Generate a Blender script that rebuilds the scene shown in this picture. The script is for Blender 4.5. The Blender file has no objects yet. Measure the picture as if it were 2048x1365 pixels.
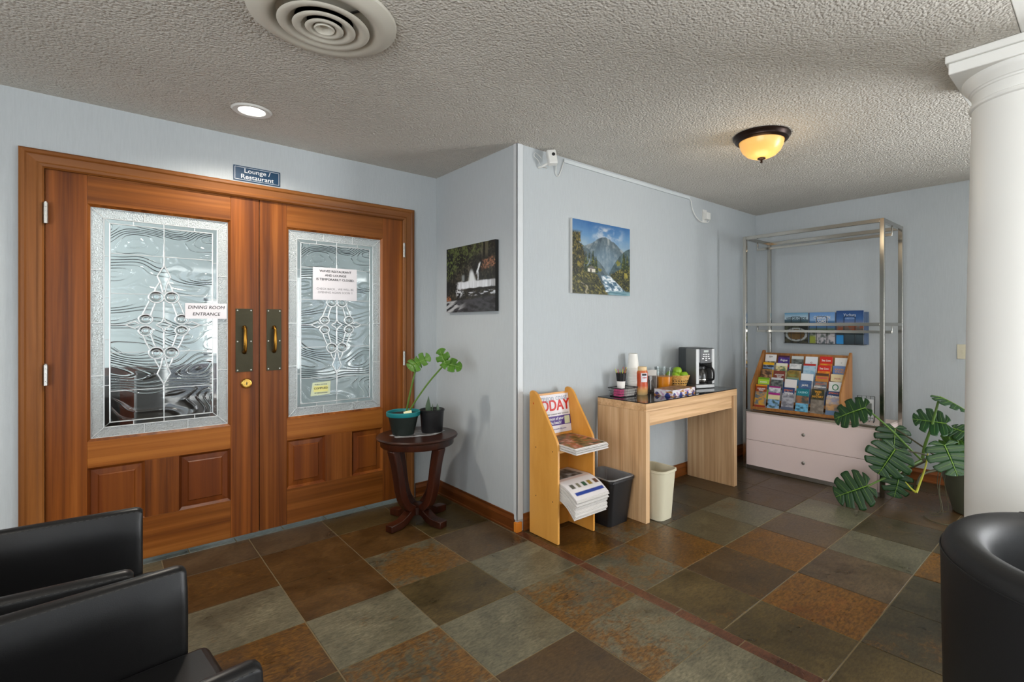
import bpy, bmesh, math, random
import numpy as np
from mathutils import Vector, Matrix

PI = math.pi
R = math.radians
scene = bpy.context.scene
col = scene.collection
rnd = random.Random(7)

# ------------------------------------------------------------------ camera
CAM_H = 1.30
cd = bpy.data.cameras.new('camera')
cam = bpy.data.objects.new('camera', cd)
col.objects.link(cam)
cam.location = (0, 0, CAM_H)
cam.rotation_euler = (R(90), 0, R(48.33 - 90))
cd.sensor_width = 36.0
cd.lens = 17.671
cd.shift_x = -(1100.0 - 1024.0) / 2048.0
cd.shift_y = -(682.5 - 650.36) / 2048.0
cd.clip_start = 0.02
scene.camera = cam
scene.cycles.max_bounces = 8
scene.cycles.diffuse_bounces = 4
scene.cycles.glossy_bounces = 3
scene.cycles.transmission_bounces = 8
scene.cycles.caustics_reflective = False

# ------------------------------------------------------------------ world, daylight, exposure
scene.view_settings.view_transform = 'Standard'
scene.view_settings.look = 'None'
scene.view_settings.gamma = 1.0
scene.view_settings.exposure = 0.27
try:
    scene.view_settings.use_curve_mapping = False
except Exception:
    pass
w = bpy.data.worlds.new('sky')
scene.world = w
w.use_nodes = True
bg = w.node_tree.nodes['Background']
bg.inputs['Color'].default_value = (0.72, 0.82, 1.0, 1)
bg.inputs['Strength'].default_value = 1.2

GLOBE_E = 14.0
WINDOWS = [(-1.9, 0.0, 0.35, 2.25), (0.75, 2.05, 0.05, 2.25), (2.75, 4.7, 0.35, 2.25)]   # x0, x1, z0, z1 in the wall behind
WALL_BEHIND_Y = -3.2
WIN_POWER = [92, 72, 165]
LEFT_WINDOW = (-2.7, 0.9, 0.35, 2.25)          # y0, y1, z0, z1 in the side wall
LEFT_POWER = 135
SIDE_POWER = 190
SIDE_WINDOW = (-2.95, -0.95, 0.05, 2.05)      # y0, y1, z0, z1 in the right wall, beyond the column


def area_light(name, loc, rot, sx, sy, power, color):
    ld = bpy.data.lights.new(name, 'AREA')
    ld.shape = 'RECTANGLE'
    ld.size = sx
    ld.size_y = sy
    ld.energy = power
    ld.color = color
    o = bpy.data.objects.new(name, ld)
    col.objects.link(o)
    o.location = loc
    o.rotation_euler = rot
    return o


for (x0, x1, z0, z1), p in zip(WINDOWS, WIN_POWER):      # daylight entering by the windows of the far lobby wall
    area_light('window_daylight', ((x0 + x1) / 2, WALL_BEHIND_Y + 0.03, (z0 + z1) / 2), (R(90), 0, PI),
               x1 - x0, z1 - z0, p, (0.97, 0.985, 1.0))
area_light('window_daylight', (5.06, (SIDE_WINDOW[0] + SIDE_WINDOW[1]) / 2, (SIDE_WINDOW[2] + SIDE_WINDOW[3]) / 2), (0, R(90), 0),
           SIDE_WINDOW[3] - SIDE_WINDOW[2], SIDE_WINDOW[1] - SIDE_WINDOW[0], SIDE_POWER, (0.97, 0.985, 1.0))
area_light('window_daylight', (-2.67, (LEFT_WINDOW[0] + LEFT_WINDOW[1]) / 2, (LEFT_WINDOW[2] + LEFT_WINDOW[3]) / 2), (0, R(-90), 0),
           LEFT_WINDOW[3] - LEFT_WINDOW[2], LEFT_WINDOW[1] - LEFT_WINDOW[0], LEFT_POWER, (0.97, 0.985, 1.0))
area_light('dining_room_fill', (-2.62, 5.3, 1.45), (0, R(-90), 0), 1.7, 2.6, 140, (0.96, 0.99, 1.0))  # added lamp brightening the dining room; its wall has no opening


# ------------------------------------------------------------------ helpers
class MB:
    def __init__(s):
        s.v = []
        s.f = []

    def add(s, vs, fs):
        n = len(s.v)
        s.v += [tuple(p) for p in vs]
        s.f += [tuple(i + n for i in f) for f in fs]
        return s

    def box(s, x0, y0, z0, x1, y1, z1):
        return s.add([(x0, y0, z0), (x1, y0, z0), (x1, y1, z0), (x0, y1, z0), (x0, y0, z1), (x1, y0, z1), (x1, y1, z1), (x0, y1, z1)],
                     [(3, 2, 1, 0), (4, 5, 6, 7), (0, 1, 5, 4), (1, 2, 6, 5), (2, 3, 7, 6), (3, 0, 4, 7)])

    def prism(s, poly, axis, a, b):
        n = len(poly)

        def P(u, v, t):
            return {'x': (t, u, v), 'y': (u, t, v), 'z': (u, v, t)}[axis]
        vs = [P(u, v, a) for u, v in poly] + [P(u, v, b) for u, v in poly]
        fs = [tuple(range(n))[::-1], tuple(range(n, 2 * n))]
        for i in range(n):
            j = (i + 1) % n
            fs.append((i, j, n + j, n + i))
        return s.add(vs, fs)

    def lathe(s, prof, n=32, c=(0, 0, 0), a0=0.0, a1=2 * PI, sx=1.0, sy=1.0):
        full = abs(a1 - a0 - 2 * PI) < 1e-6
        m = n if full else n + 1
        vs = []
        for r, z in prof:
            for k in range(m):
                a = a0 + (a1 - a0) * k / n
                vs.append((c[0] + r * math.cos(a) * sx, c[1] + r * math.sin(a) * sy, c[2] + z))
        fs = []
        for i in range(len(prof) - 1):
            for k in range(n):
                k2 = (k + 1) % m
                fs.append((i * m + k, i * m + k2, (i + 1) * m + k2, (i + 1) * m + k))
        if full:
            if prof[0][0] > 1e-5:
                fs.append(tuple(range(m))[::-1])
            if prof[-1][0] > 1e-5:
                fs.append(tuple((len(prof) - 1) * m + k for k in range(m)))
        return s.add(vs, fs)

    def tube(s, path, r, n=8, closed=False):
        P = [Vector(p) for p in path]
        m = len(P)
        rs = r if isinstance(r, (list, tuple)) else [r] * m
        up = None
        vs = []
        for i, p in enumerate(P):
            a = P[i - 1] if (i > 0 or closed) else P[0]
            b = P[(i + 1) % m] if (i < m - 1 or closed) else P[-1]
            t = (b - a)
            t = t.normalized() if t.length > 1e-9 else Vector((0, 0, 1))
            if up is None:
                up = Vector((0, 0, 1)) if abs(t.z) < 0.9 else Vector((1, 0, 0))
            u = up - t * up.dot(t)
            if u.length < 1e-6:
                u = t.orthogonal()
            u.normalize()
            up = u
            v = t.cross(u)
            for k in range(n):
                a_ = 2 * PI * k / n
                vs.append(p + (u * math.cos(a_) + v * math.sin(a_)) * rs[i])
        fs = []
        L = m if closed else m - 1
        for i in range(L):
            j = (i + 1) % m
            for k in range(n):
                k2 = (k + 1) % n
                fs.append((i * n + k, i * n + k2, j * n + k2, j * n + k))
        if not closed:
            fs.append(tuple(range(n))[::-1])
            fs.append(tuple((m - 1) * n + k for k in range(n)))
        return s.add(vs, fs)

    def grid(s, rows):
        n = len(rows[0])
        vs = [p for r in rows for p in r]
        fs = []
        for i in range(len(rows) - 1):
            for k in range(n - 1):
                fs.append((i * n + k, i * n + k + 1, (i + 1) * n + k + 1, (i + 1) * n + k))
        return s.add(vs, fs)

    def disc(s, c, r, n=24, nrm='z'):
        vs = []
        for k in range(n):
            a = 2 * PI * k / n
            u, v = r * math.cos(a), r * math.sin(a)
            vs.append({'z': (c[0] + u, c[1] + v, c[2]), 'y': (c[0] + u, c[1], c[2] + v), 'x': (c[0], c[1] + u, c[2] + v)}[nrm])
        return s.add(vs, [tuple(range(n))])

    def move(s, M):
        s.v = [tuple(M @ Vector(p)) for p in s.v]
        return s

    def join(s, o, M=None):
        vs = o.v if M is None else [tuple(M @ Vector(p)) for p in o.v]
        return s.add(vs, o.f)

    def mesh(s, name, smooth=0.6):
        me = bpy.data.meshes.new(name)
        me.from_pydata(s.v, [], s.f)
        bm = bmesh.new()
        bm.from_mesh(me)
        bmesh.ops.recalc_face_normals(bm, faces=bm.faces)
        bm.to_mesh(me)
        bm.free()
        if smooth:
            me.polygons.foreach_set('use_smooth', [True] * len(me.polygons))
            me.set_sharp_from_angle(angle=smooth)
        me.update()
        return me

    def build(s, name, m, parent=None, loc=(0, 0, 0), rot=None, bevel=0.0, smooth=0.6, seg=2):
        me = s.mesh(name, smooth)
        me.materials.append(m)
        return put(name, me, parent, loc, rot, bevel, seg)


def put(name, me, parent=None, loc=(0, 0, 0), rot=None, bevel=0.0, seg=2):
    o = bpy.data.objects.new(name, me)
    col.objects.link(o)
    o.parent = parent
    o.location = loc
    if rot:
        o.rotation_euler = rot
    if bevel:
        b = o.modifiers.new('soft_edge', 'BEVEL')
        b.width = bevel
        b.segments = seg
        b.limit_method = 'ANGLE'
        b.angle_limit = R(40)
        b.harden_normals = False
    return o


def tag(o, label=None, cat=None, group=None, kind=None):
    if label:
        o['label'] = label
    if cat:
        o['category'] = cat
    if group:
        o['group'] = group
    if kind:
        o['kind'] = kind
    return o


def thing(name, label, cat, loc=(0, 0, 0), rz=0.0, group=None):
    o = bpy.data.objects.new(name, None)
    col.objects.link(o)
    o.location = loc
    o.rotation_euler = (0, 0, rz)
    o.empty_display_size = 0.1
    return tag(o, label, cat, group)


def struct(o):
    o['kind'] = 'structure'
    return o


def copy_tree(o, parent=None, loc=None, rot=None, label=None):
    c = o.copy()
    col.objects.link(c)
    c.parent = parent
    if loc is not None:
        c.location = loc
    if rot is not None:
        c.rotation_euler = rot
    if label:
        c['label'] = label
    for ch in list(o.children):
        copy_tree(ch, c)
    return c


def lin(r, g, b):
    def f(c):
        c /= 255.0
        return c / 12.92 if c <= 0.04045 else ((c + 0.055) / 1.055) ** 2.4
    return (f(r), f(g), f(b), 1.0)


# ------------------------------------------------------------------ materials
def new_mat(name):
    m = bpy.data.materials.new(name)
    m.use_nodes = True
    nt = m.node_tree
    p = nt.nodes['Principled BSDF']
    return m, nt, p


def mat(name, c, rough=0.5, metal=0.0, spec=0.5, emit=None, estr=0.0, trans=0.0, ior=1.45, bump=None, coat=0.0, sub=0.0, alpha=1.0, var=0.0):
    m, nt, p = new_mat(name)
    p.inputs['Base Color'].default_value = c
    p.inputs['Roughness'].default_value = rough
    p.inputs['Metallic'].default_value = metal
    p.inputs['Specular IOR Level'].default_value = spec
    p.inputs['Transmission Weight'].default_value = trans
    p.inputs['IOR'].default_value = ior
    p.inputs['Coat Weight'].default_value = coat
    p.inputs['Alpha'].default_value = alpha
    if emit:
        p.inputs['Emission Color'].default_value = emit
        p.inputs['Emission Strength'].default_value = estr
    tc = nt.nodes.new('ShaderNodeTexCoord')
    if bump:
        sc, st, dist = bump
        n = nt.nodes.new('ShaderNodeTexNoise')
        n.inputs['Scale'].default_value = sc
        n.inputs['Detail'].default_value = 3
        b = nt.nodes.new('ShaderNodeBump')
        b.inputs['Strength'].default_value = st
        b.inputs['Distance'].default_value = dist
        nt.links.new(tc.outputs['Object'], n.inputs['Vector'])
        nt.links.new(n.outputs['Fac'], b.inputs['Height'])
        nt.links.new(b.outputs['Normal'], p.inputs['Normal'])
    if var:
        n = nt.nodes.new('ShaderNodeTexNoise')
        n.inputs['Scale'].default_value = 9
        n.inputs['Detail'].default_value = 4
        nt.links.new(tc.outputs['Object'], n.inputs['Vector'])
        mx = nt.nodes.new('ShaderNodeMix')
        mx.data_type = 'RGBA'
        mx.inputs[6].default_value = tuple(x * (1 - var) for x in c[:3]) + (1,)
        mx.inputs[7].default_value = tuple(min(1, x * (1 + var)) for x in c[:3]) + (1,)
        nt.links.new(n.outputs['Fac'], mx.inputs[0])
        nt.links.new(mx.outputs[2], p.inputs['Base Color'])
    return m


def ramp(nt, stops, interp='LINEAR'):
    r = nt.nodes.new('ShaderNodeValToRGB')
    r.color_ramp.interpolation = interp
    e = r.color_ramp.elements
    while len(e) < len(stops):
        e.new(0.5)
    for i, (t, c) in enumerate(stops):
        e[i].position = t
        e[i].color = c
    return r


def wood(name, c1, c2, c3, axis='z', across=22.0, along=0.9, rough=0.36, spec=0.4, fig=0.5):
    m, nt, p = new_mat(name)
    L = nt.links.new
    tc = nt.nodes.new('ShaderNodeTexCoord')
    oi = nt.nodes.new('ShaderNodeObjectInfo')
    cmb = nt.nodes.new('ShaderNodeVectorMath')
    cmb.operation = 'MULTIPLY_ADD'
    cmb.inputs[1].default_value = (13.7, 7.3, 11.1)
    sp = nt.nodes.new('ShaderNodeCombineXYZ')
    for i in range(3):
        L(oi.outputs['Random'], sp.inputs[i])
    L(sp.outputs[0], cmb.inputs[0])
    L(tc.outputs['Object'], cmb.inputs[2])
    mp = nt.nodes.new('ShaderNodeMapping')
    sc = {'x': (along, across, across), 'y': (across, along, across), 'z': (across, across, along)}[axis]
    mp.inputs['Scale'].default_value = sc
    L(cmb.outputs[0], mp.inputs['Vector'])
    n1 = nt.nodes.new('ShaderNodeTexNoise')
    n1.inputs['Scale'].default_value = 1.0
    n1.inputs['Detail'].default_value = 5
    n1.inputs['Roughness'].default_value = 0.6
    n1.inputs['Distortion'].default_value = 0.4
    L(mp.outputs[0], n1.inputs['Vector'])
    n2 = nt.nodes.new('ShaderNodeTexNoise')
    n2.inputs['Scale'].default_value = 0.22
    n2.inputs['Detail'].default_value = 2
    L(mp.outputs[0], n2.inputs['Vector'])
    mth = nt.nodes.new('ShaderNodeMix')
    mth.data_type = 'FLOAT'
    mth.inputs[0].default_value = fig
    L(n1.outputs['Fac'], mth.inputs[2])
    L(n2.outputs['Fac'], mth.inputs[3])
    r = ramp(nt, [(0.36, c1), (0.5, c2), (0.64, c3)])
    L(mth.outputs[0], r.inputs[0])
    # slight board to board variation
    hs = nt.nodes.new('ShaderNodeHueSaturation')
    mr = nt.nodes.new('ShaderNodeMapRange')
    mr.inputs['To Min'].default_value = 0.82
    mr.inputs['To Max'].default_value = 1.14
    L(oi.outputs['Random'], mr.inputs['Value'])
    L(mr.outputs[0], hs.inputs['Value'])
    L(r.outputs[0], hs.inputs['Color'])
    L(hs.outputs[0], p.inputs['Base Color'])
    p.inputs['Roughness'].default_value = rough
    p.inputs['Specular IOR Level'].default_value = spec
    b = nt.nodes.new('ShaderNodeBump')
    b.inputs['Strength'].default_value = 0.12
    b.inputs['Distance'].default_value = 0.002
    L(n1.outputs['Fac'], b.inputs['Height'])
    L(b.outputs[0], p.inputs['Normal'])
    return m


def wall_mat(name, c):
    m, nt, p = new_mat(name)
    L = nt.links.new
    tc = nt.nodes.new('ShaderNodeTexCoord')
    mp = nt.nodes.new('ShaderNodeMapping')
    mp.inputs['Scale'].default_value = (170, 170, 14)
    L(tc.outputs['Object'], mp.inputs['Vector'])
    n = nt.nodes.new('ShaderNodeTexNoise')
    n.inputs['Scale'].default_value = 1.0
    n.inputs['Detail'].default_value = 2
    L(mp.outputs[0], n.inputs['Vector'])
    n2 = nt.nodes.new('ShaderNodeTexNoise')
    n2.inputs['Scale'].default_value = 140
    n2.inputs['Detail'].default_value = 2
    L(tc.outputs['Object'], n2.inputs['Vector'])
    ad = nt.nodes.new('ShaderNodeMath')
    ad.operation = 'ADD'
    L(n.outputs['Fac'], ad.inputs[0])
    L(n2.outputs['Fac'], ad.inputs[1])
    r = ramp(nt, [(0.3, tuple(x * 0.972 for x in c[:3]) + (1,)), (0.7, tuple(min(1, x * 1.022) for x in c[:3]) + (1,))])
    L(n.outputs['Fac'], r.inputs[0])
    L(r.outputs[0], p.inputs['Base Color'])
    p.inputs['Roughness'].default_value = 0.62
    p.inputs['Specular IOR Level'].default_value = 0.3
    b = nt.nodes.new('ShaderNodeBump')
    b.inputs['Strength'].default_value = 0.22
    b.inputs['Distance'].default_value = 0.0025
    L(ad.outputs[0], b.inputs['Height'])
    L(b.outputs[0], p.inputs['Normal'])
    return m


def ceiling_mat():
    m, nt, p = new_mat('popcorn_ceiling')
    L = nt.links.new
    tc = nt.nodes.new('ShaderNodeTexCoord')
    v = nt.nodes.new('ShaderNodeTexVoronoi')
    v.feature = 'SMOOTH_F1'
    v.inputs['Scale'].default_value = 100
    v.inputs['Smoothness'].default_value = 0.6
    n = nt.nodes.new('ShaderNodeTexNoise')
    n.inputs['Scale'].default_value = 80
    n.inputs['Detail'].default_value = 4
    n.inputs['Roughness'].default_value = 0.65
    L(tc.outputs['Object'], v.inputs['Vector'])
    L(tc.outputs['Object'], n.inputs['Vector'])
    s = nt.nodes.new('ShaderNodeMath')
    s.operation = 'SUBTRACT'
    L(n.outputs['Fac'], s.inputs[0])
    L(v.outputs['Distance'], s.inputs[1])
    b = nt.nodes.new('ShaderNodeBump')
    b.inputs['Strength'].default_value = 1.0
    b.inputs['Distance'].default_value = 0.011
    L(s.outputs[0], b.inputs['Height'])
    L(b.outputs[0], p.inputs['Normal'])
    n2 = nt.nodes.new('ShaderNodeTexNoise')
    n2.inputs['Scale'].default_value = 1.3
    L(tc.outputs['Object'], n2.inputs['Vector'])
    r = ramp(nt, [(0.3, lin(210, 205, 196)), (0.7, lin(220, 215, 206))])
    L(n2.outputs['Fac'], r.inputs[0])
    L(r.outputs[0], p.inputs['Base Color'])
    p.inputs['Roughness'].default_value = 0.7
    p.inputs['Specular IOR Level'].default_value = 0.35
    return m


def slate_mat():
    """object colour gives the tile's stone, its alpha how much rust blooms on it"""
    m, nt, p = new_mat('slate_tile')
    L = nt.links.new
    tc = nt.nodes.new('ShaderNodeTexCoord')
    oi = nt.nodes.new('ShaderNodeObjectInfo')
    sp = nt.nodes.new('ShaderNodeCombineXYZ')
    for i in range(3):
        L(oi.outputs['Random'], sp.inputs[i])
    of = nt.nodes.new('ShaderNodeVectorMath')
    of.operation = 'MULTIPLY_ADD'
    of.inputs[1].default_value = (37.0, 53.0, 29.0)
    L(sp.outputs[0], of.inputs[0])
    L(tc.outputs['Object'], of.inputs[2])

    def noise(sc, det, ro=0.55, dist=0.0, stretch=None):
        n = nt.nodes.new('ShaderNodeTexNoise')
        n.inputs['Scale'].default_value = sc
        n.inputs['Detail'].default_value = det
        n.inputs['Roughness'].default_value = ro
        n.inputs['Distortion'].default_value = dist
        if stretch:
            mp = nt.nodes.new('ShaderNodeMapping')
            mp.inputs['Scale'].default_value = stretch
            L(of.outputs[0], mp.inputs['Vector'])
            L(mp.outputs[0], n.inputs['Vector'])
        else:
            L(of.outputs[0], n.inputs['Vector'])
        return n
    big = noise(5.0, 4, 0.62, 0.6)
    fine = noise(70.0, 4, 0.7, 0.3, (0.55, 1.5, 1.0))
    spot = noise(20.0, 4, 0.72, 1.2)
    patch = noise(3.2, 3, 0.5, 0.4)
    # stone
    mr = nt.nodes.new('ShaderNodeMapRange')
    mr.inputs['From Min'].default_value = 0.3
    mr.inputs['From Max'].default_value = 0.7
    mr.inputs['To Min'].default_value = 0.62
    mr.inputs['To Max'].default_value = 1.34
    L(big.outputs['Fac'], mr.inputs['Value'])
    mf = nt.nodes.new('ShaderNodeMapRange')
    mf.inputs['From Min'].default_value = 0.3
    mf.inputs['From Max'].default_value = 0.7
    mf.inputs['To Min'].default_value = 0.55
    mf.inputs['To Max'].default_value = 1.5
    L(fine.outputs['Fac'], mf.inputs['Value'])
    mm = nt.nodes.new('ShaderNodeMath')
    mm.operation = 'MULTIPLY'
    L(mr.outputs[0], mm.inputs[0])
    L(mf.outputs[0], mm.inputs[1])
    st = nt.nodes.new('ShaderNodeVectorMath')
    st.operation = 'SCALE'
    L(oi.outputs['Color'], st.inputs[0])
    L(mm.outputs[0], st.inputs['Scale'])
    # rust bloom where spot+patch noise passes a level set by alpha
    sm = nt.nodes.new('ShaderNodeMath')
    sm.operation = 'ADD'
    L(spot.outputs['Fac'], sm.inputs[0])
    L(patch.outputs['Fac'], sm.inputs[1])
    al = nt.nodes.new('ShaderNodeMapRange')
    al.inputs['To Min'].default_value = 1.35
    al.inputs['To Max'].default_value = 0.66
    L(oi.outputs['Alpha'], al.inputs['Value'])
    df = nt.nodes.new('ShaderNodeMath')
    df.operation = 'SUBTRACT'
    L(sm.outputs[0], df.inputs[0])
    L(al.outputs[0], df.inputs[1])
    mk = nt.nodes.new('ShaderNodeMapRange')
    mk.inputs['From Min'].default_value = 0.0
    mk.inputs['From Max'].default_value = 0.20
    mk.inputs['To Max'].default_value = 0.88
    L(df.outputs[0], mk.inputs['Value'])
    rr = ramp(nt, [(0.30, lin(54, 36, 16)), (0.48, lin(98, 66, 24)), (0.60, lin(124, 84, 30)), (0.75, lin(122, 98, 42))])
    L(fine.outputs['Fac'], rr.inputs[0])
    mx = nt.nodes.new('ShaderNodeMix')
    mx.data_type = 'RGBA'
    L(mk.outputs[0], mx.inputs[0])
    L(st.outputs[0], mx.inputs[6])
    L(rr.outputs[0], mx.inputs[7])
    L(mx.outputs[2], p.inputs['Base Color'])
    rg = nt.nodes.new('ShaderNodeMapRange')
    rg.inputs['From Min'].default_value = 0.3
    rg.inputs['From Max'].default_value = 0.7
    rg.inputs['To Min'].default_value = 0.26
    rg.inputs['To Max'].default_value = 0.42
    L(big.outputs['Fac'], rg.inputs['Value'])
    L(rg.outputs[0], p.inputs['Roughness'])
    p.inputs['Specular IOR Level'].default_value = 0.42
    b = nt.nodes.new('ShaderNodeBump')
    b.inputs['Strength'].default_value = 0.35
    b.inputs['Distance'].default_value = 0.004
    ad = nt.nodes.new('ShaderNodeMath')
    ad.operation = 'ADD'
    rel = noise(16.0, 2, 0.6)
    L(rel.outputs['Fac'], ad.inputs[0])
    L(patch.outputs['Fac'], ad.inputs[1])
    L(ad.outputs[0], b.inputs['Height'])
    L(b.outputs[0], p.inputs['Normal'])
    return m


def glass_mat(name, kind):
    m, nt, p = new_mat(name)
    L = nt.links.new
    p.inputs['Base Color'].default_value = (0.93, 0.97, 0.97, 1)
    p.inputs['Transmission Weight'].default_value = 0.72 if kind == 'hammered' else 1.0
    p.inputs['IOR'].default_value = 1.5
    p.inputs['Roughness'].default_value = {'wavy': 0.04, 'hammered': 0.22, 'bevel': 0.03, 'clear': 0.0}[kind]
    tc = nt.nodes.new('ShaderNodeTexCoord')
    b = nt.nodes.new('ShaderNodeBump')
    if kind == 'wavy':
        mp = nt.nodes.new('ShaderNodeMapping')
        mp.inputs['Scale'].default_value = (2.2, 0.5, 5.0)
        mp.inputs['Rotation'].default_value = (0, R(12), 0)
        L(tc.outputs['Object'], mp.inputs['Vector'])
        n = nt.nodes.new('ShaderNodeTexNoise')
        n.inputs['Scale'].default_value = 1.1
        n.inputs['Detail'].default_value = 0.0
        n.inputs['Distortion'].default_value = 0.9
        L(mp.outputs[0], n.inputs['Vector'])
        ml = nt.nodes.new('ShaderNodeMath')
        ml.operation = 'MULTIPLY'
        ml.inputs[1].default_value = 105.0
        L(n.outputs['Fac'], ml.inputs[0])
        si = nt.nodes.new('ShaderNodeMath')
        si.operation = 'SINE'
        L(ml.outputs[0], si.inputs[0])
        ab = nt.nodes.new('ShaderNodeMath')
        ab.operation = 'POWER'
        mxm = nt.nodes.new('ShaderNodeMath')
        mxm.operation = 'MAXIMUM'
        mxm.inputs[1].default_value = 0.0
        L(si.outputs[0], mxm.inputs[0])
        ab.inputs[1].default_value = 3.0
        L(mxm.outputs[0], ab.inputs[0])
        L(ab.outputs[0], b.inputs['Height'])
        b.inputs['Strength'].default_value = 0.8
        b.inputs['Distance'].default_value = 0.0042
        L(b.outputs[0], p.inputs['Normal'])
    elif kind == 'hammered':
        v = nt.nodes.new('ShaderNodeTexNoise')
        v.inputs['Scale'].default_value = 150
        v.inputs['Detail'].default_value = 1
        L(tc.outputs['Object'], v.inputs['Vector'])
        L(v.outputs['Fac'], b.inputs['Height'])
        b.inputs['Strength'].default_value = 0.9
        b.inputs['Distance'].default_value = 0.008
        L(b.outputs[0], p.inputs['Normal'])
    return m


def print_mat():
    m, nt, p = new_mat('printed_colour')
    a = nt.nodes.new('ShaderNodeVertexColor')
    a.layer_name = 'ink'
    nt.links.new(a.outputs['Color'], p.inputs['Base Color'])
    p.inputs['Roughness'].default_value = 0.42
    p.inputs['Specular IOR Level'].default_value = 0.35
    return m


M_WALL = wall_mat('wallpaper_blue_grey', lin(181, 187, 190))
M_CEIL = ceiling_mat()
M_WHITE = mat('white_paint', lin(236, 236, 232), 0.4)
M_DOOR_V = wood('door_wood_upright', lin(82, 40, 12), lin(121, 65, 20), lin(150, 89, 36), 'z', 26, 0.55, 0.38, 0.28, 0.4)
M_DOOR_H = wood('door_wood_level', lin(88, 45, 13), lin(128, 71, 21), lin(156, 95, 38), 'x', 26, 0.55, 0.38, 0.28, 0.4)
M_PANEL = wood('door_panel_wood', lin(76, 34, 10), lin(110, 54, 16), lin(150, 86, 30), 'z', 20, 0.5, 0.38, 0.28, fig=0.7)
M_TRIM_V = wood('casing_wood_upright', lin(94, 52, 19), lin(126, 76, 32), lin(148, 95, 46), 'z', 24, 0.6, 0.40, 0.3)
M_TRIM_H = wood('casing_wood_level', lin(94, 50, 19), lin(126, 74, 30), lin(148, 93, 44), 'x', 24, 0.6, 0.40, 0.3)
M_BASE_X = wood('baseboard_wood_a', lin(80, 40, 14), lin(114, 62, 24), lin(138, 80, 34), 'x', 30, 0.8, 0.35)
M_BASE_Y = wood('baseboard_wood_b', lin(80, 40, 14), lin(114, 62, 24), lin(138, 80, 34), 'y', 30, 0.8, 0.35)
M_RAW = mat('fresh_wood', lin(214, 128, 40), 0.5)
M_SLATE = slate_mat()
M_GROUT = mat('grout', lin(132, 118, 92), 1.0, spec=0.05, var=0.12)
M_LEATHER = mat('black_leather', (0.0055, 0.0055, 0.006, 1), 0.36, spec=0.42, bump=(420, 0.08, 0.002))
M_LEATHER2 = mat('black_leather_soft', (0.008, 0.0083, 0.009, 1), 0.52, spec=0.36, bump=(300, 0.08, 0.002))
M_THREAD = mat('grey_stitching', lin(58, 58, 58), 0.7)
M_CHROME = mat('chrome', (0.47, 0.45, 0.41, 1), 0.14, 1.0)
M_STEEL = mat('hinge_steel', (0.45, 0.44, 0.41, 1), 0.35, 1.0)
M_BRONZE = mat('dark_bronze', lin(62, 58, 44), 0.38, 0.85, var=0.25)
M_BRASS = mat('old_brass', lin(150, 108, 42), 0.3, 1.0)
M_BRASSB = mat('bright_brass', lin(200, 160, 80), 0.2, 1.0)
M_BLACKHOLE = mat('keyway_black', (0.01, 0.01, 0.01, 1), 0.6)
M_CAME = mat('lead_came', (0.66, 0.67, 0.67, 1), 0.32, 0.55)
M_WAVY = glass_mat('wavy_glass', 'wavy')
M_HAMMER = glass_mat('hammered_glass', 'hammered')
M_BEVELG = glass_mat('bevelled_glass', 'bevel')
M_CLEAR = glass_mat('clear_glass', 'clear')
M_PINK = mat('blush_laminate', lin(234, 214, 209), 0.35)
M_CHESTTOP = mat('chest_top_laminate', lin(206, 190, 182), 0.35)
M_OAKL = wood('bleached_oak_upright', lin(176, 138, 98), lin(200, 162, 120), lin(216, 182, 142), 'z', 40, 1.2, 0.45, fig=0.3)
M_OAKLH = wood('bleached_oak_level', lin(176, 138, 98), lin(200, 162, 120), lin(216, 182, 142), 'x', 40, 1.2, 0.45, fig=0.3)
M_BIRCH = wood('honey_birch', lin(176, 116, 40), lin(196, 136, 56), lin(212, 154, 74), 'z', 7, 1.6, 0.36, fig=0.6)
M_BIRCHE = wood('honey_birch_edge', lin(196, 132, 54), lin(216, 154, 76), lin(226, 170, 96), 'z', 30, 2, 0.36)
M_DOAK = wood('display_oak', lin(120, 74, 34), lin(150, 98, 48), lin(172, 120, 66), 'z', 34, 1.5, 0.4)
M_MAHOG = wood('dark_mahogany', lin(34, 14, 8), lin(56, 24, 13), lin(78, 36, 20), 'z', 18, 1.0, 0.28, 0.5)
M_MAHOGT = wood('dark_mahogany_top', lin(40, 20, 14), lin(58, 30, 20), lin(76, 42, 28), 'x', 18, 1.0, 0.3, 0.5)
M_BGLASS = mat('black_glass', (0.006, 0.006, 0.007, 1), 0.04, spec=0.6)
M_SIGNBLUE = mat('sign_blue', lin(24, 62, 92), 0.4)
M_SIGNWHITE = mat('sign_white', lin(228, 230, 232), 0.5)
M_PAPER = mat('white_paper', lin(226, 222, 226), 0.6)
M_NEWS = mat('newsprint', lin(206, 202, 198), 0.75, var=0.08)
M_INK = mat('black_ink', (0.02, 0.02, 0.022, 1), 0.6)
M_GREYINK = mat('grey_ink', (0.16, 0.15, 0.16, 1), 0.6)
M_PRINT = print_mat()
M_OFFWHITE = mat('off_white_plastic', lin(222, 222, 218), 0.35)
M_PAINTEDW = mat('painted_raceway', lin(200, 206, 208), 0.45)
M_BLACKP = mat('black_plastic', (0.010, 0.010, 0.011, 1), 0.38)
M_GREYP = mat('charcoal_plastic', lin(62, 66, 68), 0.32)
M_SILVER = mat('brushed_silver', (0.24, 0.24, 0.235, 1), 0.42, 0.7)
M_IVORY = mat('ivory_plastic', lin(204, 198, 174), 0.42)
M_LINER = mat('clear_bin_liner', (0.75, 0.76, 0.78, 1), 0.25, alpha=0.24, bump=(30, 0.8, 0.01))
M_CLINGFILM = mat('clear_plastic_sheet', (0.8, 0.8, 0.82, 1), 0.2, alpha=0.45, bump=(40, 0.9, 0.01))
M_TEAL = mat('teal_plastic', lin(24, 120, 124), 0.4)
M_DPOT = mat('weathered_dark_pot', lin(32, 40, 36), 0.5, var=0.5)
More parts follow.
